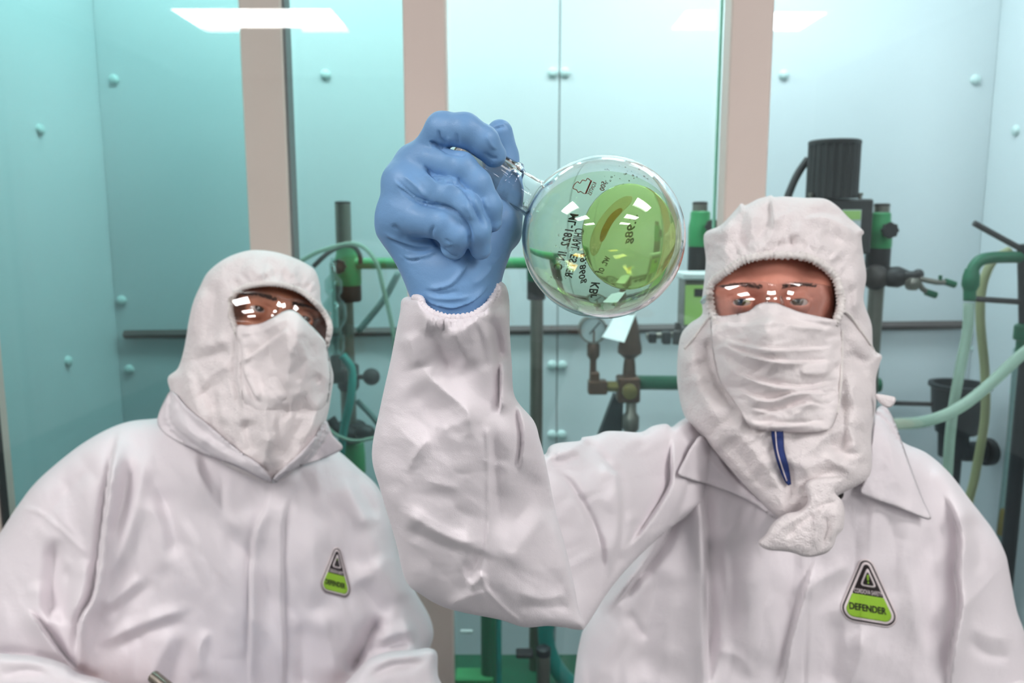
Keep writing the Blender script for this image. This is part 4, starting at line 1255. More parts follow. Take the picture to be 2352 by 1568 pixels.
for i in range(17):
    x = 975 + i * 10.5; y = 716 + 14 * math.sin((x - 965) / 190 * math.pi) - (x - 975) * .22
    fore_folds.append((rg.choice('rrv'), rg.uniform(3, 5), rg.uniform(1.2, 2.6), [(x, y), (x + rg.uniform(-6, 6), y + rg.uniform(18, 30)), (x + rg.uniform(-14, 14), y + rg.uniform(36, 62))], .45))
fore_r = Soft([(922, 690), (935, 681), (952, 684), (965, 686), (974, 704), (1000, 722), (1040, 730), (1085, 724), (1118, 704), (1136, 676), (1143, 652), (1150, 646), (1163, 658), (1170, 691), (1171, 757), (1176, 839), (1183, 911), (1226, 966), (1240, 1010), (1253, 1059), (1275, 1168), (1300, 1260), (1318, 1340), (1330, 1400), (1344, 1432), (1334, 1443), (1300, 1441), (1259, 1437), (1204, 1440), (1149, 1423), (1067, 1407), (1017, 1393), (973, 1369), (932, 1333), (908, 1240), (875, 1130), (854, 1042), (875, 927), (897, 828), (910, 760), (919, 715)],
    [(935, 690, .525), (975, 710, .504), (1040, 728, .499), (1100, 715, .501), (1145, 660, .525), (1160, 700, .535), (920, 760, .54), (1040, 830, .548), (1165, 830, .55), (870, 1000, .565), (1030, 1030, .565), (1200, 1000, .57), (1000, 1250, .595), (1200, 1250, .615), (1050, 1390, .62), (1330, 1430, .66), (1270, 1170, .635)],
    sp=3.6, k=.82, tmax=.062, folds=fore_folds, noise=[(1.3, 3.0, 2, 'n'), (.8, 5.0, 7, 'f'), (4, .3, 9, 'c')], gain=1.6, wg=1.35)
fore_r.build('sleeve', M['suit'], person_r, label='forearm sleeve with gathered elastic cuff')
band(person_r, [(952, 684), (965, 687), (974, 704), (1000, 721), (1040, 729), (1085, 723), (1118, 703), (1136, 676), (1143, 653)], lambda x, y: fore_r.front(x, y), .0022, 'cuff_elastic', M['suit'], rip=.25)
# hood
hood_folds = [('s', 10, 4, [(1772, 446), (1774, 490), (1780, 525)]), ('r', 4, 2.5, [(1773, 447), (1776, 490), (1781, 530)], .1),
    ('v', 12, 4, [(1710, 480), (1700, 530), (1712, 575)]), ('r', 12, 4, [(1735, 480), (1728, 530), (1740, 575)]), ('r', 12, 4, [(1690, 500), (1670, 545), (1660, 590)]),
    ('v', 14, 4, [(1650, 530), (1640, 570), (1632, 620)]), ('r', 20, 6, [(1620, 535), (1650, 522), (1680, 500)]),
    ('s', 18, 7, [(1975, 545), (1940, 512), (1890, 492), (1840, 500)]), ('v', 18, 5, [(1830, 520), (1890, 540), (1950, 560)]),
    ('r', 16, 4, [(1800, 540), (1850, 530), (1900, 560), (1940, 600)]), ('v', 10, 3, [(1800, 560), (1840, 560), (1880, 580)]),
    ('r', 12, 4, [(1955, 600), (1968, 660), (1962, 720)]), ('v', 12, 4, [(1945, 640), (1952, 700), (1970, 760)]),
    ('r', 14, 5, [(1955, 760), (1985, 800), (2015, 822)]), ('v', 14, 5, [(1950, 800), (1985, 850), (2005, 900)]),
    ('r', 14, 5, [(1945, 850), (1962, 920), (1990, 1000)]), ('v', 12, 5, [(1930, 900), (1940, 980), (1935, 1050)]),
    ('r', 16, 6, [(1950, 930), (1955, 1000), (1985, 1070)]), ('v', 10, 5, [(1900, 1010), (1940, 1040), (1990, 1040)]),
    ('r', 14, 5, [(1880, 1035), (1930, 1070), (1985, 1085)]), ('v', 18, 6, [(1620, 760), (1640, 860), (1690, 950)]),
    ('r', 22, 6, [(1580, 790), (1600, 880), (1660, 980)]), ('r', 16, 4, [(1700, 1000), (1750, 1060), (1800, 1130)]),
    ('v', 16, 4, [(1650, 990), (1710, 1060), (1770, 1140)]), ('v', 10, 6, [(1805, 1060), (1815, 1110), (1822, 1160)]),
    ('r', 16, 5, [(1830, 1050), (1860, 1090), (1890, 1140)]), ('v', 12, 4, [(1850, 1130), (1890, 1090), (1950, 1075)])]
rg = random.Random(8)
arch = catmull(np.array([(1640, 636), (1665, 615), (1700, 594), (1740, 584), (1790, 580), (1850, 583), (1890, 600), (1922, 634)], float), 5)
for i in range(2, len(arch) - 1):
    x, y = arch[i]; dx, dy = x - 1785, y - 720; L = math.hypot(dx, dy); l = rg.uniform(24, 60)
    hood_folds.append((rg.choice('rv'), rg.uniform(3.5, 6), rg.uniform(1.2, 2.4), [(x + dx / L * 4, y + dy / L * 4), (x + dx / L * l * .5 + rg.uniform(-4, 4), y + dy / L * l * .5), (x + dx / L * l + rg.uniform(-10, 10), y + dy / L * l)], .5))
open_r = [(1631, 660), (1645, 640), (1670, 622), (1700, 602), (1740, 589), (1790, 586), (1850, 590), (1888, 608), (1918, 637), (1930, 675), (1930, 712), (1916, 745), (1860, 770), (1780, 780), (1700, 770), (1648, 745), (1632, 705)]
hood_r = Soft([(1765, 450), (1771, 446), (1778, 452), (1800, 451), (1850, 454), (1893, 456), (1922, 472), (1950, 500), (1984, 531), (1979, 545), (1984, 590), (1990, 635), (1984, 690), (2002, 745), (2006, 800), (2026, 816), (2022, 832), (2012, 870), (2012, 930), (2002, 1000), (2002, 1075), (1985, 1105), (1930, 1135), (1870, 1170), (1835, 1185), (1795, 1192), (1740, 1145), (1680, 1080), (1620, 1010), (1575, 960), (1558, 900), (1555, 840), (1562, 775), (1582, 745), (1612, 722), (1612, 690), (1618, 640), (1621, 595), (1616, 550), (1622, 532), (1650, 520), (1665, 508), (1695, 475), (1704, 464), (1712, 471), (1740, 457)],
    [(1780, 450, .945), (1620, 600, .938), (1985, 600, .938), (1560, 850, .945), (2010, 850, .945), (1780, 700, .935), (1780, 1000, .925), (1700, 1080, .90), (1900, 1080, .90), (1800, 1190, .872), (1600, 980, .92), (2000, 1000, .92)],
    sp=3.6, k=.86, tmax=.112, folds=hood_folds, noise=[(1.5, 3, 11, 'n'), (1.4, 9.0, 12, 'f'), (4, 1.3, 13, 'c')], gain=1.6, wg=1.2, hole=open_r)
hd_r = hood_r.build('hood', M['hoodcloth'], person_r)
band(hd_r, open_r[15:] + open_r[:12], hood_r.front, .0044, 'elastic_band', M['band'], off=.0008, rip=.26, closed=False)
# mask
def mask_depth(px, py):
    b = hood_r.front(px, py)
    nose = .030 * np.exp(-((px - 1770) / 48) ** 2 - ((py - 775) / 70) ** 2)
    side = .004 + .012 * np.exp(-(((px - 1785) / 120) ** 2 + ((py - 850) / 110) ** 2))
    return b - nose - side
mask_folds = [('s', 9, 4, [(1925, 795), (1850, 800), (1760, 800), (1650, 775)]), ('s', 9, 4.5, [(1920, 830), (1800, 830), (1720, 815), (1645, 785)]),
    ('r', 7, 3, [(1650, 745), (1720, 748), (1780, 740), (1850, 752), (1920, 760)], .1), ('v', 5, 1.6, [(1645, 738), (1720, 738), (1775, 722), (1840, 738), (1925, 750)], .1),
    ('s', 10, 5, [(1925, 872), (1850, 890), (1760, 880), (1680, 850)]), ('s', 10, 5, [(1920, 905), (1840, 900), (1760, 918), (1690, 890)]),
    ('s', 8, 4, [(1905, 935), (1850, 925), (1780, 945), (1715, 935)]), ('r', 6, 2, [(1720, 972), (1800, 980), (1895, 974)], .1), ('v', 4, 1.5, [(1722, 964), (1800, 971), (1900, 966)], .1),
    ('v', 8, 3, [(1660, 800), (1700, 840), (1760, 860)]), ('r', 10, 4, [(1830, 850), (1880, 860), (1925, 845)]), ('v', 8, 4, [(1880, 900), (1900, 915), (1925, 900)])]
mask_r = Soft([(1634, 724), (1660, 725), (1715, 716), (1738, 700), (1758, 694), (1782, 695), (1805, 704), (1840, 717), (1880, 726), (1915, 734), (1930, 742), (1936, 800), (1936, 860), (1930, 925), (1908, 984), (1860, 993), (1800, 991), (1742, 986), (1718, 974), (1690, 930), (1655, 880), (1641, 830), (1634, 775)],
    mask_depth, sp=3, k=0, kb=0, folds=mask_folds, noise=[(1.6, 5.0, 21, 'f', (.5, 1.6)), (5, .8, 22, 'c')], gain=1.5, wg=1.2, rim=.12,
    tfun=lambda x, y, D: .0035 * np.clip(D / 12, 0, 1) ** .5)
mk = mask_r.build('face_mask', M['mask'], person_r)
def strap(pts, base, off, r, par, mat='band', nm='strap'):
    Q = catmull(np.array(pts, float), 8)
    return MB().tube(W(Q[:, 0], Q[:, 1], base(Q[:, 0], Q[:, 1]) - off), r, 8).build(nm, M[mat], par, smooth=True, autosmooth=False)
strap([(1928, 712), (1945, 718), (1970, 748), (1995, 785), (2012, 815)], hood_r.front, .003, .0017, mk)
strap([(1634, 724), (1615, 745), (1590, 780), (1572, 800)], hood_r.front, .002, .0015, mk)
strap([(1935, 760), (1934, 830), (1930, 900), (1922, 950)], mask_r.front, .001, .0016, mk)
glasses(person_r, locr, label='clear wraparound safety glasses')
# collar flaps, blue strap, knotted tail
def flap(outline, base, off, nm, th=.0022, folds=(), sp=3.5, mat='suit', noise=((3, 1.0, 31, 'c'),)):
    s_ = Soft(outline, lambda x, y: base(x, y) - off(x, y), sp=sp, k=0, kb=0, folds=folds, noise=noise, tfun=lambda x, y, D: th * np.clip(D / 8, 0, 1) ** .5, smooth_outline=True, rim=.08)
    return s_, s_.build(nm, M[mat], suit_r)
cl_, _ = flap([(1558, 1088), (1572, 1055), (1590, 1022), (1612, 1000), (1640, 1030), (1672, 1078), (1705, 1112), (1758, 1160), (1792, 1190), (1778, 1190), (1735, 1160), (1692, 1138), (1640, 1118), (1580, 1100)],
    lambda x, y: np.minimum(torso_r.front(x, y), upper_r.front(x, y)), lambda x, y: .010 + .014 * np.clip((1100 - y) / 90, 0, 1), 'collar', folds=[('r', 10, 3, [(1600, 1020), (1640, 1070), (1700, 1125)])])
cr_, _ = flap([(2012, 940), (2036, 935), (2058, 975), (2070, 1010), (2095, 1080), (2120, 1145), (2139, 1190), (2115, 1188), (2068, 1168), (2020, 1152), (1985, 1138), (1975, 1128), (1990, 1090), (1998, 1050), (2004, 1000)],
    torso_r.front, lambda x, y: .014 + .012 * np.clip((1080 - y) / 120, 0, 1), 'collar', folds=[('r', 16, 4, [(2030, 960), (2050, 1060), (2080, 1140)])])
flap([(1772, 985), (1797, 985), (1802, 1032), (1812, 1072), (1817, 1114), (1804, 1108), (1788, 1072), (1777, 1032)], hood_r.front, lambda x, y: .007, 'neck_strap', mat='navy', th=.0012, noise=())
strap([(1781, 990), (1785, 1032), (1796, 1072), (1807, 1104)], hood_r.front, .0095, .0006, suit_r, 'lab_white', 'stitching')
tail_f = [('r', 9, 4, [(1900, 1160), (1880, 1200), (1870, 1262)]), ('v', 8, 4, [(1880, 1175), (1840, 1200), (1800, 1240)]), ('r', 10, 5, [(1915, 1160), (1922, 1200), (1905, 1245)]), ('v', 6, 4, [(1895, 1180), (1900, 1215), (1885, 1260)]), ('r', 8, 3, [(1850, 1180), (1805, 1205), (1765, 1240)]), ('v', 5, 3, [(1925, 1150), (1890, 1160), (1862, 1175)])]
tail = Soft([(1917, 1130), (1934, 1150), (1940, 1180), (1936, 1214), (1922, 1230), (1914, 1254), (1893, 1272), (1853, 1279), (1812, 1267), (1762, 1262), (1742, 1246), (1758, 1228), (1776, 1200), (1804, 1180), (1836, 1172), (1855, 1150), (1850, 1110), (1890, 1095), (1935, 1098), (1930, 1116)],
    lambda x, y: np.minimum(torso_r.front(x, y), .855 + 0 * x) - .012, sp=2.6, k=.55, tmax=.02, folds=tail_f, noise=[(2.5, 1.8, 33, 'c'), (6, .6, 34, 'c')], rim=.1)
tail.build('hood_tail', M['hoodcloth'], hd_r)
MB().sphere(W(1926, 1134, torso_r.front(1926, 1134) - .010), .006, sc=(1, .6, 1.2)).build('hole_shade', M['black'], suit_r, smooth=True)  # black ball stands in for the shade of a hole at the neck opening
tie = [(2010, 905), (2040, 908), (2058, 914), (2052, 930), (2040, 936), (2020, 925)]
s_ = Soft(tie, lambda x, y: 0 * x + .90, sp=2.5, k=.3, tmax=.004, noise=[(5, 1, 35, 'c')], rim=.05); s_.build('hood_tie', M['hoodcloth'], hd_r)
# chest badge: columns give the pixel step per badge unit
sticker(person_r, torso_r, [[122, 20], [-6, -119], [1936, 1421]])
# hands and trousers out of frame are added in the limbs section
# ------------------------------------------------------------------ the onlooker (left)
Yl = 1.15
nkl = W(600, 960, 1.17); chl = W(540, 1270, 1.21); XL_ = float(chl[0]); YL_ = float(chl[1])
sA = W(230, 1130, 1.20); eA = W(60, 1560, 1.20); sB = W(760, 1150, 1.23); eB = W(900, 1600, 1.24)
wA = W(330, 1690, 1.03); wB = W(720, 1700, 1.04)
Rl = rotm(24, 14, 13)
orgl = W(648, 716, 1.068)
person_l, locl = face('person', orgl, Rl, M['skinB'], '2a1c16', lids=4.4, gaze=(.25, .25, 1), off=-8, rx=66,
    body_parts=bodyparts(nkl, chl, (XL_, YL_ + .02, .93),
        [[(sA, eA, .026, .024), (eA, wA, .024, .02)], [(sB, eB, .02, .02), (eB, wB, .024, .02)]],
        [leg(XL_ - .10, YL_ + .02, -1), leg(XL_ + .10, YL_ + .02, 1)]),
    label='person in white coverall, hood and mask looking up at the flask from the left', brow=1.5)
sf = [('s', 13, 18, [(276, 965), (256, 1070), (239, 1198), (226, 1305), (213, 1373), (183, 1432), (178, 1560)]),
    ('r', 14, 7, [(337, 1010), (318, 1130), (285, 1250), (239, 1350)]), ('v', 16, 6, [(300, 1050), (285, 1150), (258, 1250)]),
    ('r', 5, 1.5, [(43, 1164), (98, 1181), (204, 1275)], .1), ('v', 12, 4, [(217, 1066), (150, 1130), (106, 1177), (60, 1236)]),
    ('v', 16, 14, [(130, 1230), (122, 1330), (112, 1440)]), ('r', 14, 8, [(196, 1280), (190, 1360), (160, 1430)]), ('v', 10, 6, [(160, 1290), (150, 1370), (140, 1440)]),
    ('r', 16, 6, [(85, 1330), (95, 1400), (118, 1448)]), ('s', 10, 14, [(182, 1545), (140, 1500), (90, 1430), (60, 1395)]),
    ('v', 9, 9, [(-20, 1500), (40, 1503), (90, 1510), (178, 1532)]), ('r', 14, 8, [(-20, 1530), (50, 1525), (100, 1528)]), ('v', 9, 8, [(0, 1552), (60, 1545), (120, 1552)]),
    ('v', 8, 9, [(175, 1530), (195, 1550), (230, 1568)]),
    ('s', 10, 5, [(626, 1095), (609, 1164), (584, 1224), (575, 1347), (571, 1620)]), ('s', 10, 4, [(655, 1620), (652, 1450), (648, 1283), (656, 1170), (690, 1110)]),
    ('v', 12, 20, [(885, 1412), (850, 1452), (835, 1488), (800, 1550)]), ('v', 12, 6, [(809, 1079), (835, 1134), (873, 1195)]), ('r', 18, 6, [(790, 1090), (815, 1150), (850, 1220)]),
    ('v', 12, 8, [(945, 1462), (890, 1485), (840, 1498)]), ('r', 14, 7, [(960, 1440), (900, 1462), (860, 1470)]), ('r', 14, 8, [(985, 1500), (900, 1510), (850, 1535)]), ('v', 10, 5, [(970, 1530), (900, 1545), (840, 1560)]),
    ('r', 16, 5, [(426, 1024), (481, 1139), (567, 1237)]), ('v', 16, 5, [(366, 1113), (390, 1200), (405, 1290)]), ('r', 18, 4, [(340, 1130), (370, 1230), (380, 1330)]),
    ('r', 12, 5, [(440, 1395), (330, 1430), (213, 1482)]), ('v', 12, 4, [(430, 1420), (330, 1455), (250, 1500)]), ('r', 10, 4, [(330, 1320), (270, 1370), (230, 1400)]), ('v', 10, 3, [(360, 1330), (300, 1380), (240, 1420)]),
    ('r', 18, 4, [(400, 1450), (360, 1520), (340, 1600)]), ('v', 14, 4, [(430, 1460), (400, 1520), (390, 1600)]), ('r', 10, 4, [(480, 1440), (455, 1500), (450, 1568)]),
    ('r', 24, 5, [(700, 1120), (720, 1250), (715, 1400)]), ('v', 22, 5, [(760, 1130), (790, 1230), (830, 1330)]), ('r', 20, 5, [(730, 1400), (760, 1480), (770, 1568)]), ('v', 20, 5, [(690, 1420), (700, 1500), (695, 1600)]),
    ('r', 22, 5, [(850, 1280), (900, 1340), (930, 1390)]), ('v', 18, 6, [(820, 1330), (860, 1390), (900, 1420)])]
torso_l = Soft([(362, 960), (300, 967), (250, 984), (190, 1018), (130, 1064), (80, 1110), (40, 1162), (10, 1208), (-20, 1255), (-70, 1350), (-100, 1450), (-115, 1580), (-90, 1720), (0, 1800), (300, 1830), (600, 1840), (880, 1830), (990, 1780), (1015, 1680), (1000, 1568), (992, 1530), (985, 1500), (996, 1456), (985, 1412), (945, 1340), (915, 1260), (895, 1180), (868, 1118), (820, 1072), (770, 1030), (700, 990), (600, 950), (480, 945), (410, 950)],
    Yd(1.155), sp=5, k=.72, tmax=.145, folds=sf, noise=[(1.1, 5, 43, 'n'), (.75, 10.5, 45, 'f', (1.25, .75)), (3, .5, 48, 'c')], gain=2.0, wg=1.35)
suit_l = torso_l.build('coverall', M['suit'], person_l)
sticker(person_l, torso_l, [[66, 17], [4, -88], [737, 1357]])
hf = [('r', 16, 5, [(470, 660), (450, 720), (440, 780)]), ('v', 14, 5, [(500, 640), (485, 720), (470, 790)]), ('r', 14, 5, [(440, 800), (480, 790), (530, 775)]), ('v', 12, 5, [(430, 830), (480, 820), (535, 800)]),
    ('r', 14, 5, [(450, 880), (490, 860), (530, 830)]), ('v', 16, 6, [(460, 890), (480, 920), (490, 950)]), ('r', 12, 5, [(500, 880), (505, 930), (520, 980)]),
    ('s', 10, 5, [(545, 760), (543, 830), (545, 880), (560, 950)]), ('r', 16, 4, [(560, 600), (590, 630), (600, 650)]), ('v', 12, 3, [(610, 590), (630, 620), (640, 645)]), ('r', 12, 3, [(650, 600), (670, 630), (690, 660)]),
    ('r', 16, 6, [(420, 830), (440, 900), (480, 990)]), ('v', 12, 5, [(400, 900), (430, 950), (480, 1010)]), ('v', 16, 7, [(560, 960), (570, 1000), (585, 1045)]), ('r', 14, 6, [(620, 990), (610, 1040), (600, 1080)]),
    ('v', 14, 5, [(700, 950), (680, 1000), (640, 1060)]), ('r', 14, 5, [(740, 900), (720, 970), (680, 1030)])]
rg = random.Random(18)
arch = catmull(np.array([(545, 668), (566, 655), (599, 648), (625, 647), (658, 652), (692, 664), (718, 684), (742, 712)], float), 4)
for i in range(1, len(arch) - 1):
    x, y = arch[i]; dx, dy = x - 640, y - 760; L = math.hypot(dx, dy); l = rg.uniform(18, 40)
    hf.append((rg.choice('rv'), rg.uniform(3.5, 5), rg.uniform(1, 2.2), [(x, y), (x + dx / L * l * .5, y + dy / L * l * .5), (x + dx / L * l + rg.uniform(-8, 8), y + dy / L * l)], .5))
open_l = [(541, 673), (566, 658), (599, 652), (625, 651), (658, 656), (692, 669), (718, 689), (744, 718), (757, 750), (750, 795), (730, 830), (650, 830), (570, 800), (545, 765), (533, 730), (530, 700)]
hood_l = Soft([(572, 575), (625, 577), (668, 589), (705, 606), (725, 623), (735, 656), (738, 695), (756, 724), (765, 752), (760, 780), (753, 800), (759, 832), (766, 865), (761, 905), (752, 955), (735, 1010), (690, 1065), (630, 1110), (560, 1090), (470, 1040), (400, 985), (385, 940), (392, 905), (385, 868), (408, 846), (420, 812), (428, 772), (433, 739), (443, 696), (460, 656), (479, 623), (520, 592)],
    [(600, 580, 1.105), (450, 700, 1.11), (740, 700, 1.10), (600, 800, 1.105), (400, 900, 1.13), (760, 880, 1.10), (600, 1080, 1.06), (480, 1020, 1.08), (700, 1030, 1.06)],
    sp=3.8, k=.86, tmax=.115, folds=hf, noise=[(1.5, 3, 51, 'n'), (1.4, 9.0, 52, 'f'), (4, 1.2, 53, 'c')], gain=1.6, wg=1.2, hole=open_l)
hd_l = hood_l.build('hood', M['hoodcloth'], person_l)
band(hd_l, open_l[13:] + open_l[:10], hood_l.front, .0038, 'elastic_band', M['band'], off=.0005, rip=.15)
def mask_depth_l(px, py):
    b = hood_l.front(px, py)
    ridge = 672 + (py - 714) * .12
    nose = .046 * np.exp(-((px - ridge) / 50) ** 2 - ((py - 775) / 75) ** 2)
    chin = .016 * np.exp(-(((px - 680) / 75) ** 2 + ((py - 880) / 80) ** 2))
    def st(t): t = np.clip(t, 0, 1); return t * t * (3 - 2 * t)
    return b - nose - chin - .004 + .016 * st((565 - px) / 25) * st((py - 770) / 30) + .030 * st((py - 905) / 75)
ml = Soft([(542, 752), (570, 746), (599, 742), (632, 726), (650, 715), (668, 711), (684, 718), (705, 738), (735, 768), (751, 793), (757, 832), (760, 870), (752, 930), (730, 985), (660, 1010), (595, 1000), (565, 950), (550, 880), (546, 820)],
    mask_depth_l, sp=3, k=0, kb=0, rim=.1, tfun=lambda x, y, D: .003 * np.clip(D / 10, 0, 1) ** .5,
    folds=[('s', 9, 5, [(665, 752), (630, 775), (590, 805), (550, 828)]), ('r', 6, 2, [(548, 768), (600, 760), (640, 742), (668, 730)], .1), ('v', 9, 4, [(690, 765), (710, 800), (725, 830)]),
           ('s', 9, 5, [(555, 838), (565, 870), (585, 910), (600, 925)]), ('r', 10, 4, [(660, 770), (665, 830), (655, 900)]), ('v', 10, 4, [(610, 860), (640, 880), (660, 930)]), ('v', 8, 4, [(722, 860), (728, 872), (735, 880)]),
           ('r', 10, 4, [(570, 930), (610, 950), (650, 970)]), ('v', 10, 4, [(690, 900), (700, 930), (690, 960)])],
    noise=[(1.4, 5.0, 61, 'f'), (5, .6, 62, 'c')], gain=1.5, wg=1.2)
ml.build('face_mask', M['mask'], person_l)
glasses(person_l, locl, width=(-66, 66), label='clear safety glasses')
def flap_l(outline, off, folds=()):
    s_ = Soft(outline, lambda x, y: np.minimum(torso_l.front(x, y), hood_l.front(x, y)) - off(x, y), sp=3.5, k=0, kb=0, folds=folds, noise=[(3, 1.2, 71, 'c')], tfun=lambda x, y, D: .0025 * np.clip(D / 8, 0, 1) ** .5, rim=.08)
    return s_.build('collar', M['suit'], suit_l)
flap_l([(385, 905), (400, 900), (430, 935), (490, 985), (550, 1035), (600, 1070), (628, 1108), (600, 1100), (540, 1070), (470, 1045), (400, 1010), (368, 985), (362, 958)], lambda x, y: .008 + 0 * x, [('r', 12, 4, [(400, 960), (480, 1020), (580, 1080)]), ('v', 10, 4, [(420, 950), (500, 1010), (590, 1070)])])
flap_l([(748, 965), (765, 1000), (787, 1024), (776, 1038), (730, 1058), (680, 1075), (630, 1110), (626, 1100), (650, 1075), (690, 1040), (725, 1000)], lambda x, y: .010 + 0 * x)
slv = Soft([(-125, 1480), (-60, 1492), (0, 1500), (90, 1507), (150, 1524), (180, 1545), (240, 1562), (330, 1605), (430, 1690), (400, 1770), (250, 1750), (0, 1720), (-120, 1660)],
    lambda x, y: 1.075 - .00012 * (x - 0) + 0 * y, sp=5, k=.9, tmax=.06, folds=[('v', 9, 6, [(0, 1552), (60, 1540), (120, 1552)]), ('r', 14, 6, [(-20, 1520), (50, 1515), (110, 1528)]), ('r', 12, 6, [(200, 1560), (260, 1600), (300, 1650)]), ('v', 10, 6, [(150, 1560), (200, 1600), (240, 1660)])], noise=[(1.7, 2, 81, 'c')])
slv.build('sleeve', M['suit'], person_l, label='forearm sleeve at the lower left corner')
slv2 = Soft([(1004, 1500), (985, 1488), (950, 1492), (890, 1497), (845, 1515), (805, 1556), (730, 1630), (640, 1700), (670, 1780), (820, 1760), (980, 1690), (1020, 1600), (1006, 1550)],
    lambda x, y: 1.085 + .00010 * (x - 1000) + 0 * y, sp=5, k=.9, tmax=.06, folds=[('v', 9, 6, [(985, 1520), (900, 1530), (840, 1560)]), ('r', 12, 6, [(980, 1505), (900, 1512), (850, 1540)])], noise=[(1.7, 2, 82, 'c')])
slv2.build('sleeve', M['suit'], person_l, label='forearm sleeve below the chest label')
# pen like steel tool at the lower edge of the frame
pen = MB().tube([W(352, 1553, .985), W(400, 1592, .965), W(470, 1650, .95)], .0075, 10).build('steel_rod', M['steel'], None, smooth=True)
tag(pen, 'grey metal rod tip in front of the left coverall at the bottom edge', 'rod')
# ------------------------------------------------------------------ flask
FC = W(1385, 546, .520); FR = .0530
mouth = W(1010, 330, .535)
AX = np.array(mouth) - np.array(FC); AX /= np.linalg.norm(AX)
M['flask'] = None
def glass_material(name, col, ior, rough=0):
    m = bpy.data.materials.new(name); m.use_nodes = True
    t = NT(m); b = t.n['Principled BSDF']
    tc = t.node('ShaderNodeTexCoord'); nz = t.node('ShaderNodeTexNoise', i_Scale=25.0); t.link(tc.outputs['Object'], nz.inputs['Vector'])
    mx = t.node('ShaderNodeMix', data_type='RGBA'); mx.inputs[6].default_value = tuple(col) + (1,); mx.inputs[7].default_value = tuple(.98 * c for c in col) + (1,)
    t.link(nz.outputs['Fac'], mx.inputs[0]); t.link(mx.outputs[2], b.inputs['Base Color'])
    b.inputs['Transmission Weight'].default_value = 1; b.inputs['IOR'].default_value = ior; b.inputs['Roughness'].default_value = rough
    return m
M['flask'] = glass_material('borosilicate_glass', (.985, 1.0, .995), 1.47)
prof = []
R = FR; wt = .0022
hn = math.sqrt(R * R - .0125 ** 2)
for i in range(41):                                   # outer sphere from the far pole to the neck
    t = math.pi - (math.pi - math.asin(.0135 / R)) * i / 40
    prof.append((R * math.sin(t), R * math.cos(t)))
prof += [(.0125, hn + .004), (.0125, hn + .014), (.0128, hn + .016), (.0158, hn + .0185), (.0158, hn + .021), (.0148, hn + .0225), (.0152, hn + .052), (.0165, hn + .0545), (.0165, hn + .058), (.0155, hn + .060)]
prof += [(.0135, hn + .0595), (.0120, hn + .022), (.0105, hn + .012), (.0105, hn + .003)]
Ri = R - wt
for i in range(41):
    t = math.asin(.0115 / Ri) + (math.pi - math.asin(.0115 / Ri)) * i / 40
    prof.append((Ri * math.sin(t), Ri * math.cos(t)))
flask = MB().lathe(prof, FC, AX, 72).build('round_bottom_flask', M['flask'], None, smooth=True, autosmooth=False)
tag(flask, 'clear round-bottom glass flask with yellow-green liquid held up in the glove', 'flask')
def frost_material():
    m = bpy.data.materials.new('ground_glass'); m.use_nodes = True
    t = NT(m); t.n.remove(t.n['Principled BSDF'])
    tc = t.node('ShaderNodeTexCoord'); nz = t.node('ShaderNodeTexNoise', i_Scale=220.0, i_Detail=5.0); t.link(tc.outputs['Object'], nz.inputs['Vector'])
    mr = t.node('ShaderNodeMapRange'); mr.inputs[3].default_value = .05; mr.inputs[4].default_value = .30; t.link(nz.outputs['Fac'], mr.inputs[0])
    tr = t.node('ShaderNodeBsdfTransparent'); tr.inputs[0].default_value = (.95, .96, .96, 1)
    df = t.node('ShaderNodeBsdfDiffuse'); df.inputs[0].default_value = (.62, .66, .68, 1)
    ms = t.node('ShaderNodeMixShader'); t.link(mr.outputs[0], ms.inputs[0]); t.link(tr.outputs[0], ms.inputs[1]); t.link(df.outputs[0], ms.inputs[2])
    t.link(ms.outputs[0], t.n['Material Output'].inputs[0])
    return m
M['frost'] = frost_material()
MB().lathe([(.0112, hn + .0235), (.0128, hn + .056), (.0125, hn + .056), (.0109, hn + .0235), (.0112, hn + .0235)], FC, AX, 48, caps=False).build('ground_joint', M['frost'], flask, smooth=True, autosmooth=False)
# liquid: a slanting pool thrown against the wall by swirling
def liquid_material():
    m = bpy.data.materials.new('yellow_green_liquid'); m.use_nodes = True
    t = NT(m); b = t.n['Principled BSDF']
    tc = t.node('ShaderNodeTexCoord'); nz = t.node('ShaderNodeTexNoise', i_Scale=30.0, i_Detail=2.0); t.link(tc.outputs['Object'], nz.inputs['Vector'])
    mx = t.node('ShaderNodeMix', data_type='RGBA'); mx.inputs[6].default_value = (.86, .99, .46, 1); mx.inputs[7].default_value = (.82, .985, .46, 1)
    t.link(nz.outputs['Fac'], mx.inputs[0]); t.link(mx.outputs[2], b.inputs['Base Color'])
    b.inputs['Transmission Weight'].default_value = .82; b.inputs['IOR'].default_value = 1.08; b.inputs['Roughness'].default_value = .12
    return m
M['liquid'] = liquid_material()
def cap_body(name, n, h, rad, mat, parent, inner=None):
    """part of the sphere beyond the plane at distance h from the centre along n; inner: hollow film thickness"""
    n = np.array(n) / np.linalg.norm(n); tm = math.acos(h / rad); pr = []
    if inner is None:
        for i in range(25): pr.append((rad * .985 * math.sin(tm * i / 24), rad * math.cos(tm * i / 24)))
        a = rad * .985 * math.sin(tm)
        pr.append((a * .97, h - .0006)); pr.append((a * .8, h - .0011)); pr.append((a * .4, h - .0012)); pr.append((0, h - .0012))
    else:
        for i in range(25): pr.append((rad * math.sin(tm * i / 24), rad * math.cos(tm * i / 24)))
        for i in range(25):
            t = tm * (24 - i) / 24; r2 = rad - inner * (1 - (t / tm) ** 6); pr.append((r2 * math.sin(t), r2 * math.cos(t)))
    return MB().lathe(pr, FC, n, 64).build(name, mat, parent, smooth=True, autosmooth=False)
Bx, By, Bz = RV, UV, -FV
liq_n = .58 * Bx + .12 * By - .80 * Bz
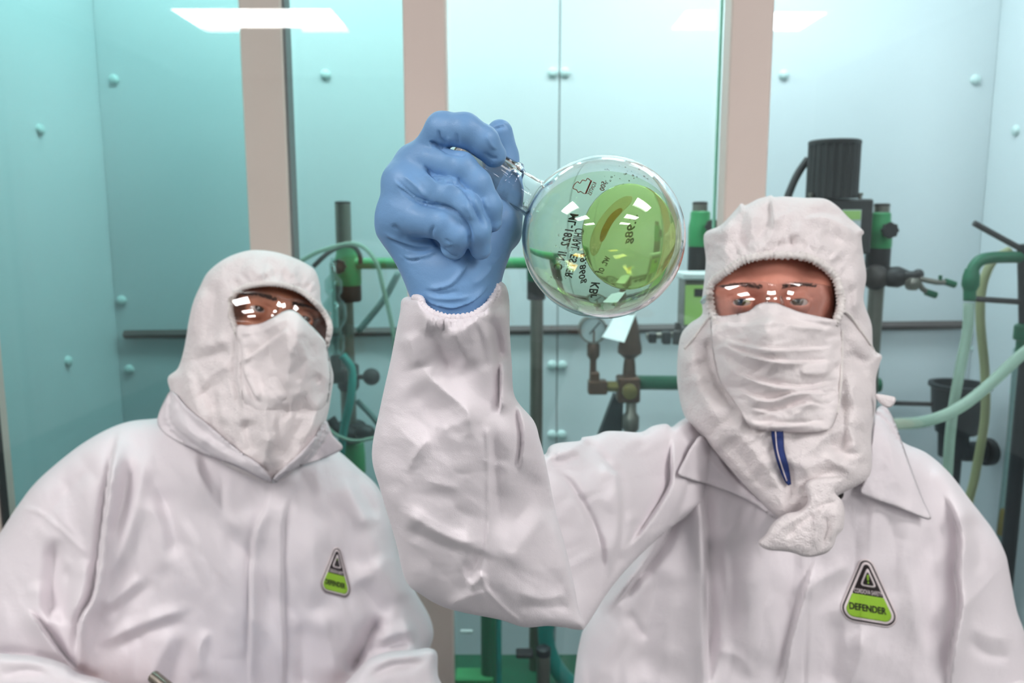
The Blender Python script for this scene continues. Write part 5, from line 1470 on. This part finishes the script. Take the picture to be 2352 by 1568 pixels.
cap_body('liquid', liq_n, .034, Ri - .0003, M['liquid'], flask)
M['film'] = pane_material('pale_green_film', (.92, .98, .885), .5, .05)
cap_body('liquid_film', .10 * Bx - .42 * By - .9 * Bz, -.006, Ri - .0006, M['film'], flask, inner=.0012)
M['amber'] = pane_material('amber_residue', (.97, .80, .52), .4, .05)
M['peach'] = pane_material('peach_residue', (.99, .93, .80), .4, .05)
def sph_front(px, py, rad, sgn=-1):
    d = ((np.asarray(px, float) - 1176) / F)[..., None] * RV - ((np.asarray(py, float) - 784) / F)[..., None] * UV + FV
    oc = CAM - np.array(FC); A = (d * d).sum(-1); Bq = (d @ oc); Cq = oc @ oc - rad * rad
    disc = np.maximum(Bq * Bq - A * Cq, 0)
    return (-Bq + sgn * np.sqrt(disc)) / A
def streak(path, hw, mat, rad, nm):
    Q = catmull(np.array(path, float), 6); T_ = np.gradient(Q, axis=0); T_ /= np.linalg.norm(T_, axis=1)[:, None]; Nn = np.stack([-T_[:, 1], T_[:, 0]], 1)
    wv = hw * np.sqrt(np.clip(1 - (np.linspace(-1, 1, len(Q))) ** 4, 0.02, 1))
    pl = np.concatenate([Q + Nn * wv[:, None], (Q - Nn * wv[:, None])[::-1]])
    Soft(pl, lambda x, y: sph_front(x, y, rad, 1), sp=2.2, k=.2, tmax=.002, smooth_outline=False).build(nm, mat, flask)
streak([(1362, 588), (1372, 545), (1392, 508), (1420, 476), (1452, 452)], 15, M['peach'], .030, 'peach_streak')
streak([(1380, 556), (1392, 524), (1408, 498), (1430, 478)], 8, M['amber'], .028, 'amber_streak')
# handwriting and printed mark: on the far wall, so they read mirrored from here
M['ink'] = material('black_marker', '182028', .6, var=.1, scale=300)
M['redink'] = material('red_enamel', 'cc2f2a', .6, var=.1, scale=300)
def wall_text(txt, p, q, hgt, mat, name, bold=.0, slant=.2):
    """text whose mirrored run goes from pixel p to q on the far wall"""
    p = np.array(p, float); q = np.array(q, float); d = q - p; L = np.linalg.norm(d); d /= L; nrm = np.array([-d[1], d[0]])
    def mp(P):
        xy = p + P[:, :1] * L * d + P[:, 1:] * hgt * nrm
        return W(xy[:, 0], xy[:, 1], sph_front(xy[:, 0], xy[:, 1], R + .0003, 1))
    return text_mesh(txt, mp, (.5, 0, 1, 1), mat, flask, bold, name, slant, 1.05)
wall_text('ML-1822. IN C', (1318, 488), (1276, 622), 21, M['ink'], 'handwriting', .028)
wall_text('CHIRAL', (1330, 524), (1318, 574), 21, M['ink'], 'handwriting', .028)
wall_text('ESTER', (1318, 584), (1302, 640), 19, M['ink'], 'handwriting', .028)
wall_text('59.860g', (1342, 580), (1336, 655), 20, M['ink'], 'handwriting', .028)
wall_text('wt. of', (1392, 590), (1372, 632), 20, M['ink'], 'handwriting', .028)
wall_text('KBr', (1368, 650), (1358, 690), 21, M['ink'], 'handwriting', .028)
wall_text('5.98g', (1460, 490), (1440, 562), 24, M['ink'], 'handwriting', .028)
wall_text('KONTES', (1366, 414), (1352, 444), 10, M['redink'], 'printed_name', .02, 0)
wall_text('500', (1388, 412), (1382, 434), 12, M['redink'], 'printed_size', .02, 0)
lg = [(1356, 410), (1344, 440), (1332, 436), (1326, 438), (1322, 432), (1314, 428), (1316, 420), (1324, 412), (1330, 416), (1336, 408), (1344, 410), (1348, 404), (1356, 410)]
Q = catmull(np.array(lg, float), 4); MB().tube(W(Q[:, 0], Q[:, 1], sph_front(Q[:, 0], Q[:, 1], R + .0002, 1)), .00032, 6).build('printed_logo', M['redink'], flask)
Q = np.array([(1357, 410), (1344, 441)], float); Q = np.stack([np.interp(np.linspace(0, 1, 6), [0, 1], Q[:, i]) for i in (0, 1)], 1)
MB().tube(W(Q[:, 0], Q[:, 1], sph_front(Q[:, 0], Q[:, 1], R + .0002, 1)), .0007, 6).build('printed_logo', M['redink'], flask)
# smears and droplets
rg = random.Random(4); m = MB()
for i in range(70):
    a, b = (rg.gauss(1292, 14), rg.gauss(600, 30)) if i < 40 else (rg.gauss(1425, 30), rg.gauss(400, 10))
    z = float(sph_front(a, b, Ri, 1)); m.sphere(W(a, b, z), rg.uniform(.0003, .0009), 6, 4)
m.build('droplets', M['flask'], flask, smooth=True)['kind'] = 'stuff'

# ------------------------------------------------------------------ gloved hand
def hp(cx, cy, z): return W(800 + cx * .3698, 200 + cy * .3699, z)      # hand sketch units
g_ = []
fingers = {
    'index': [((430, 500), .520, 11), ((500, 395), .508, 10.4), ((585, 262), .496, 10.4), ((725, 268), .489, 10.2), ((838, 338), .492, 9.6), ((905, 422), .498, 7.8)],
    'middle': [((400, 470), .516, 11), ((520, 455), .502, 9.6), ((700, 500), .489, 9.4), ((795, 600), .490, 9.2), ((868, 740), .494, 8.6), ((892, 838), .499, 6.4)],
    'ring': [((330, 590), .514, 11), ((470, 632), .499, 9.8), ((620, 668), .485, 9.8), ((728, 752), .485, 9.6), ((795, 888), .490, 8.9), ((822, 1005), .498, 6.8)],
    'little': [((300, 780), .514, 12), ((450, 820), .500, 11), ((600, 848), .489, 10.4), ((668, 915), .489, 9.6), ((655, 990), .495, 8.2)],
    'thumb': [((960, 900), .540, 13), ((985, 640), .546, 12), ((970, 430), .546, 9.4), ((940, 285), .540, 9.0)]}
palm = [((355, 610), (335, 860), .524, .526, 11, 13), ((430, 480), (345, 600), .514, .510, 10, 11.5), ((370, 590), (315, 820), .511, .514, 10, 11), ((400, 620), (380, 780), .506, .506, 9, 10), ((440, 640), (560, 1100), .527, .530, 14, 17), ((560, 700), (660, 1150), .540, .532, 15, 19), ((290, 880), (500, 1150), .521, .528, 10, 17),
        ((940, 840), (770, 1180), .528, .532, 12, 18), ((720, 1010), (680, 1200), .520, .528, 13, 20), ((880, 700), (820, 1000), .535, .535, 14, 16)]
wristp = [((660, 1150), (660, 1300), .530, .533, 22, 21.5), ((660, 1290), (645, 1500), .533, .540, 21, 21), ((760, 1180), (740, 1330), .533, .534, 15, 15), ((570, 1180), (570, 1330), .531, .533, 15, 15)]
def hand_fun(P):
    d = None
    for a, b, za, zb, ra, rb in palm + wristp:
        c = sd_cone(P, hp(*a, za), hp(*b, zb), ra / 1000, rb / 1000)
        d = c if d is None else smin(d, c, .012)
    for nm, ch in fingers.items():
        if nm == 'thumb': continue
        (p0, z0, r0), (p1, z1, r1) = ch[0], ch[1]
        d = smin(d, sd_cone(P, hp(*p0, z0), hp(*p1, z1), r0 / 1000, r1 / 1000), .007)
    for nm, ch in fingers.items():
        f = None
        for (p0, z0, r0), (p1, z1, r1) in list(zip(ch[:-1], ch[1:]))[0 if nm == 'thumb' else 1:]:
            c = sd_cone(P, hp(*p0, z0), hp(*p1, z1), r0 / 1000, r1 / 1000)
            f = c if f is None else smin(f, c, .003)
        d = smin(d, f, .0012 if nm != 'thumb' else .006)
    return d
allp = np.array([hp(*p, z) for ch in fingers.values() for p, z, r in ch] + [hp(*q, z) for q_ in palm + wristp for q, z in ((q_[0], q_[2]), (q_[1], q_[3]))])
V, Q4 = surface_net(hand_fun, allp.min(0) - .028, allp.max(0) + .028, .00095)
V = lap_smooth(V, Q4, 1, .5)
hx, hy, hz = to_px(V)
N = normals(V, Q4); fc = np.clip(-(N @ FV) * 1.5, 0, 1)
def hq(pts): return [(800 + x * .3698, 200 + y * .3699) for x, y in pts]
glove_folds = [
    ('v', 4.5, 2.8, hq([(455, 480), (560, 578), (690, 600), (760, 692), (830, 830), (862, 880)]), .12), ('v', 4.5, 2.8, hq([(290, 600), (430, 708), (560, 738), (640, 762), (720, 832), (755, 905), (750, 1010)]), .12),
    ('v', 4.5, 2.6, hq([(500, 338), (560, 372), (620, 400), (740, 418)]), .12), ('v', 4.5, 2.2, hq([(530, 965), (585, 1010), (640, 1052), (700, 1052)]), .15),
    ('v', 3.5, 1.5, hq([(560, 260), (575, 320), (620, 360)])), ('v', 3, 1.2, hq([(670, 280), (680, 320), (690, 360)])), ('r', 4, 1.2, hq([(620, 300), (640, 350), (660, 380)])),
    ('s', 5, 1.8, hq([(700, 640), (600, 580), (520, 560), (450, 470)])), ('s', 5, 1.5, hq([(620, 400), (540, 370), (495, 335)])),
    ('v', 2.5, .9, hq([(545, 540), (555, 580)])), ('v', 2.5, .9, hq([(610, 550), (615, 590)])), ('v', 2.5, .9, hq([(650, 560), (660, 595)])), ('v', 2.5, .9, hq([(685, 560), (690, 600)])),
    ('s', 6, 1.8, hq([(560, 730), (440, 700), (360, 640), (280, 560)])), ('r', 5, 1.2, hq([(330, 540), (420, 610), (500, 700)])),
    ('r', 5, 1.6, hq([(210, 900), (330, 950), (430, 985), (540, 985)])), ('v', 4, 1.6, hq([(230, 930), (340, 985), (450, 1010), (540, 1000)])), ('r', 4, 1.4, hq([(300, 1050), (400, 1060), (500, 1040), (570, 1000)])),
    ('v', 3, 1.4, hq([(320, 1040), (390, 1075), (470, 1060)])), ('v', 5, 1.6, hq([(270, 850), (330, 910), (370, 950)])), ('v', 4, 1.8, hq([(540, 850), (515, 900), (530, 950), (580, 990)])),
    ('s', 6, 1.8, hq([(460, 1250), (560, 1255), (650, 1225), (720, 1140), (765, 1065)])), ('r', 5, 1.6, hq([(460, 1280), (560, 1310), (680, 1310), (780, 1290)])),
    ('s', 6, 2.2, hq([(470, 1300), (520, 1345), (640, 1370), (740, 1345), (810, 1300), (880, 1230)])), ('v', 4, 1.2, hq([(490, 1270), (580, 1285), (700, 1260)])),
    ('r', 4, 1.0, hq([(850, 290), (880, 350), (920, 390)])), ('v', 4, 1.0, hq([(840, 400), (890, 440), (940, 440)])), ('r', 3, .9, hq([(905, 250), (940, 240), (980, 225)])), ('v', 3, .9, hq([(900, 265), (940, 252), (975, 240)])),
    ('r', 4, 1.0, hq([(840, 680), (850, 720), (870, 760)])), ('v', 4, .9, hq([(590, 990), (620, 1000), (655, 980)])), ('v', 3, 1.0, hq([(600, 940), (640, 975)])), ('r', 4, 1.0, hq([(720, 720), (750, 780), (760, 830)])),
    ('v', 3, .8, hq([(650, 750), (665, 790)])), ('v', 3, .8, hq([(545, 715), (560, 735)])), ('v', 3, .8, hq([(470, 700), (480, 725)])),
    ('r', 6, 1.0, hq([(900, 1100), (840, 1180), (760, 1230)])), ('r', 5, .8, hq([(960, 1000), (930, 1060), (880, 1110)]))]
h = fold_field(hx, hy, glove_folds)
h += .0004 * crumple(V * 45, 1.0, 77)
V = V + N * (h * fc)[:, None]
glove = mesh('glove', V, Q4, M['glove'], person_r, True, 'blue nitrile glove gripping the flask neck')

# ------------------------------------------------------------------ limbs below the frame: trousers, boots, lowered gloves
def limb(person, X, Y):
    def tf(P):
        d = sd_ell(P, (X, Y, .92), (.19, .135, .13))
        for s in (-1, 1):
            d = smin(d, sd_cone(P, (X + .10 * s, Y, .88), (X + .125 * s, Y - .005, .48), .105, .085), .05)
            d = smin(d, sd_cone(P, (X + .125 * s, Y - .005, .48), (X + .135 * s, Y + .03, .11), .085, .07), .04)
        return d
    V, Q = surface_net(tf, (X - .4, Y - .3, 0.02), (X + .4, Y + .3, 1.12), .014)
    V = lap_smooth(V, Q, 2, .5); Nn = normals(V, Q); V = V + Nn * (.006 * crumple(V * 9, 1, 91))[:, None]
    mesh('trousers', V, Q, M['suit'], person)
    for s in (-1, 1):
        def bf(P):
            d = sd_cone(P, (X + .135 * s, Y + .03, .16), (X + .135 * s, Y + .035, .06), .06, .052)
            d = smin(d, sd_cone(P, (X + .135 * s, Y + .03, .055), (X + .155 * s, Y - .14, .045), .05, .044), .03)
            return np.maximum(d, .002 - P[:, 2])
        V, Q = surface_net(bf, (X + .135 * s - .13, Y - .24, -.02), (X + .135 * s + .13, Y + .13, .25), .012)
        mesh('boot', lap_smooth(V, Q, 1, .4), Q, M['boot'], person)
def low_hand(person, wrist, d, side):
    """relaxed gloved hand; d = pointing direction, side = thumb side"""
    d = np.array(d, float); d /= np.linalg.norm(d); t = np.array(side, float); t -= d * (t @ d); t /= np.linalg.norm(t); n = np.cross(d, t)
    w0 = np.array(wrist, float)
    def L(a, b, c): return w0 + (d * a + t * b + n * c) * .001
    def f(P):
        e = sd_cone(P, L(-45, 0, 0), L(10, 0, 0), .024, .024)
        for b in (-28, -9, 9, 28): e = smin(e, sd_cone(P, L(10, b * .5, 0), L(75, b, 0), .016, .013), .012)
        for b, l in ((-29, 58), (-10, 72), (10, 76), (29, 68)):
            g = smin(sd_cone(P, L(75, b, 0), L(75 + l * .5, b, -8), .0105, .0098), sd_cone(P, L(75 + l * .5, b, -8), L(75 + l * .85, b, -30), .0098, .0075), .003)
            e = smin(e, g, .003)
        e = smin(e, smin(sd_cone(P, L(22, 22, -6), L(60, 50, -18), .015, .011), sd_cone(P, L(60, 50, -18), L(90, 55, -30), .011, .0085), .004), .008)
        return e
    q = np.array([L(-45, 0, 0), L(150, 60, -40), L(150, -60, 20), L(20, 60, 20), L(20, -60, -40)])
    V, Q = surface_net(f, q.min(0) - .035, q.max(0) + .035, .004)
    mesh('glove', lap_smooth(V, Q, 1, .4), Q, M['glove'], person)
limb(person_r, XR_, YR_ + .01)
limb(person_l, XL_, YL_ + .01)
hR = np.array((elL[0] - .03, elL[1] - .10, elL[2] - .20))
def low_sleeve(person, a, b):
    a = np.array(a); b = np.array(b)
    V, Q = surface_net(lambda P: sd_cone(P, a, b, .055, .042), np.minimum(a, b) - .08, np.maximum(a, b) + .08, .01)
    V = lap_smooth(V, Q, 2, .5); V = V + normals(V, Q) * (.004 * crumple(V * 14, 1, 95))[:, None]
    mesh('sleeve', V, Q, M['suit'], person)
low_sleeve(person_r, np.array(elL) + np.array((0, .0, -.03)), hR)
low_hand(person_r, hR + (hR - elL) * .22, hR - elL, (-1, -.3, 0))
low_hand(person_l, np.array(wA) + (np.array(wA) - eA) * .12, np.array(wA) - eA, (0, -.3, 1))
low_hand(person_l, np.array(wB) + (np.array(wB) - eB) * .12, np.array(wB) - eB, (0, -.3, 1))
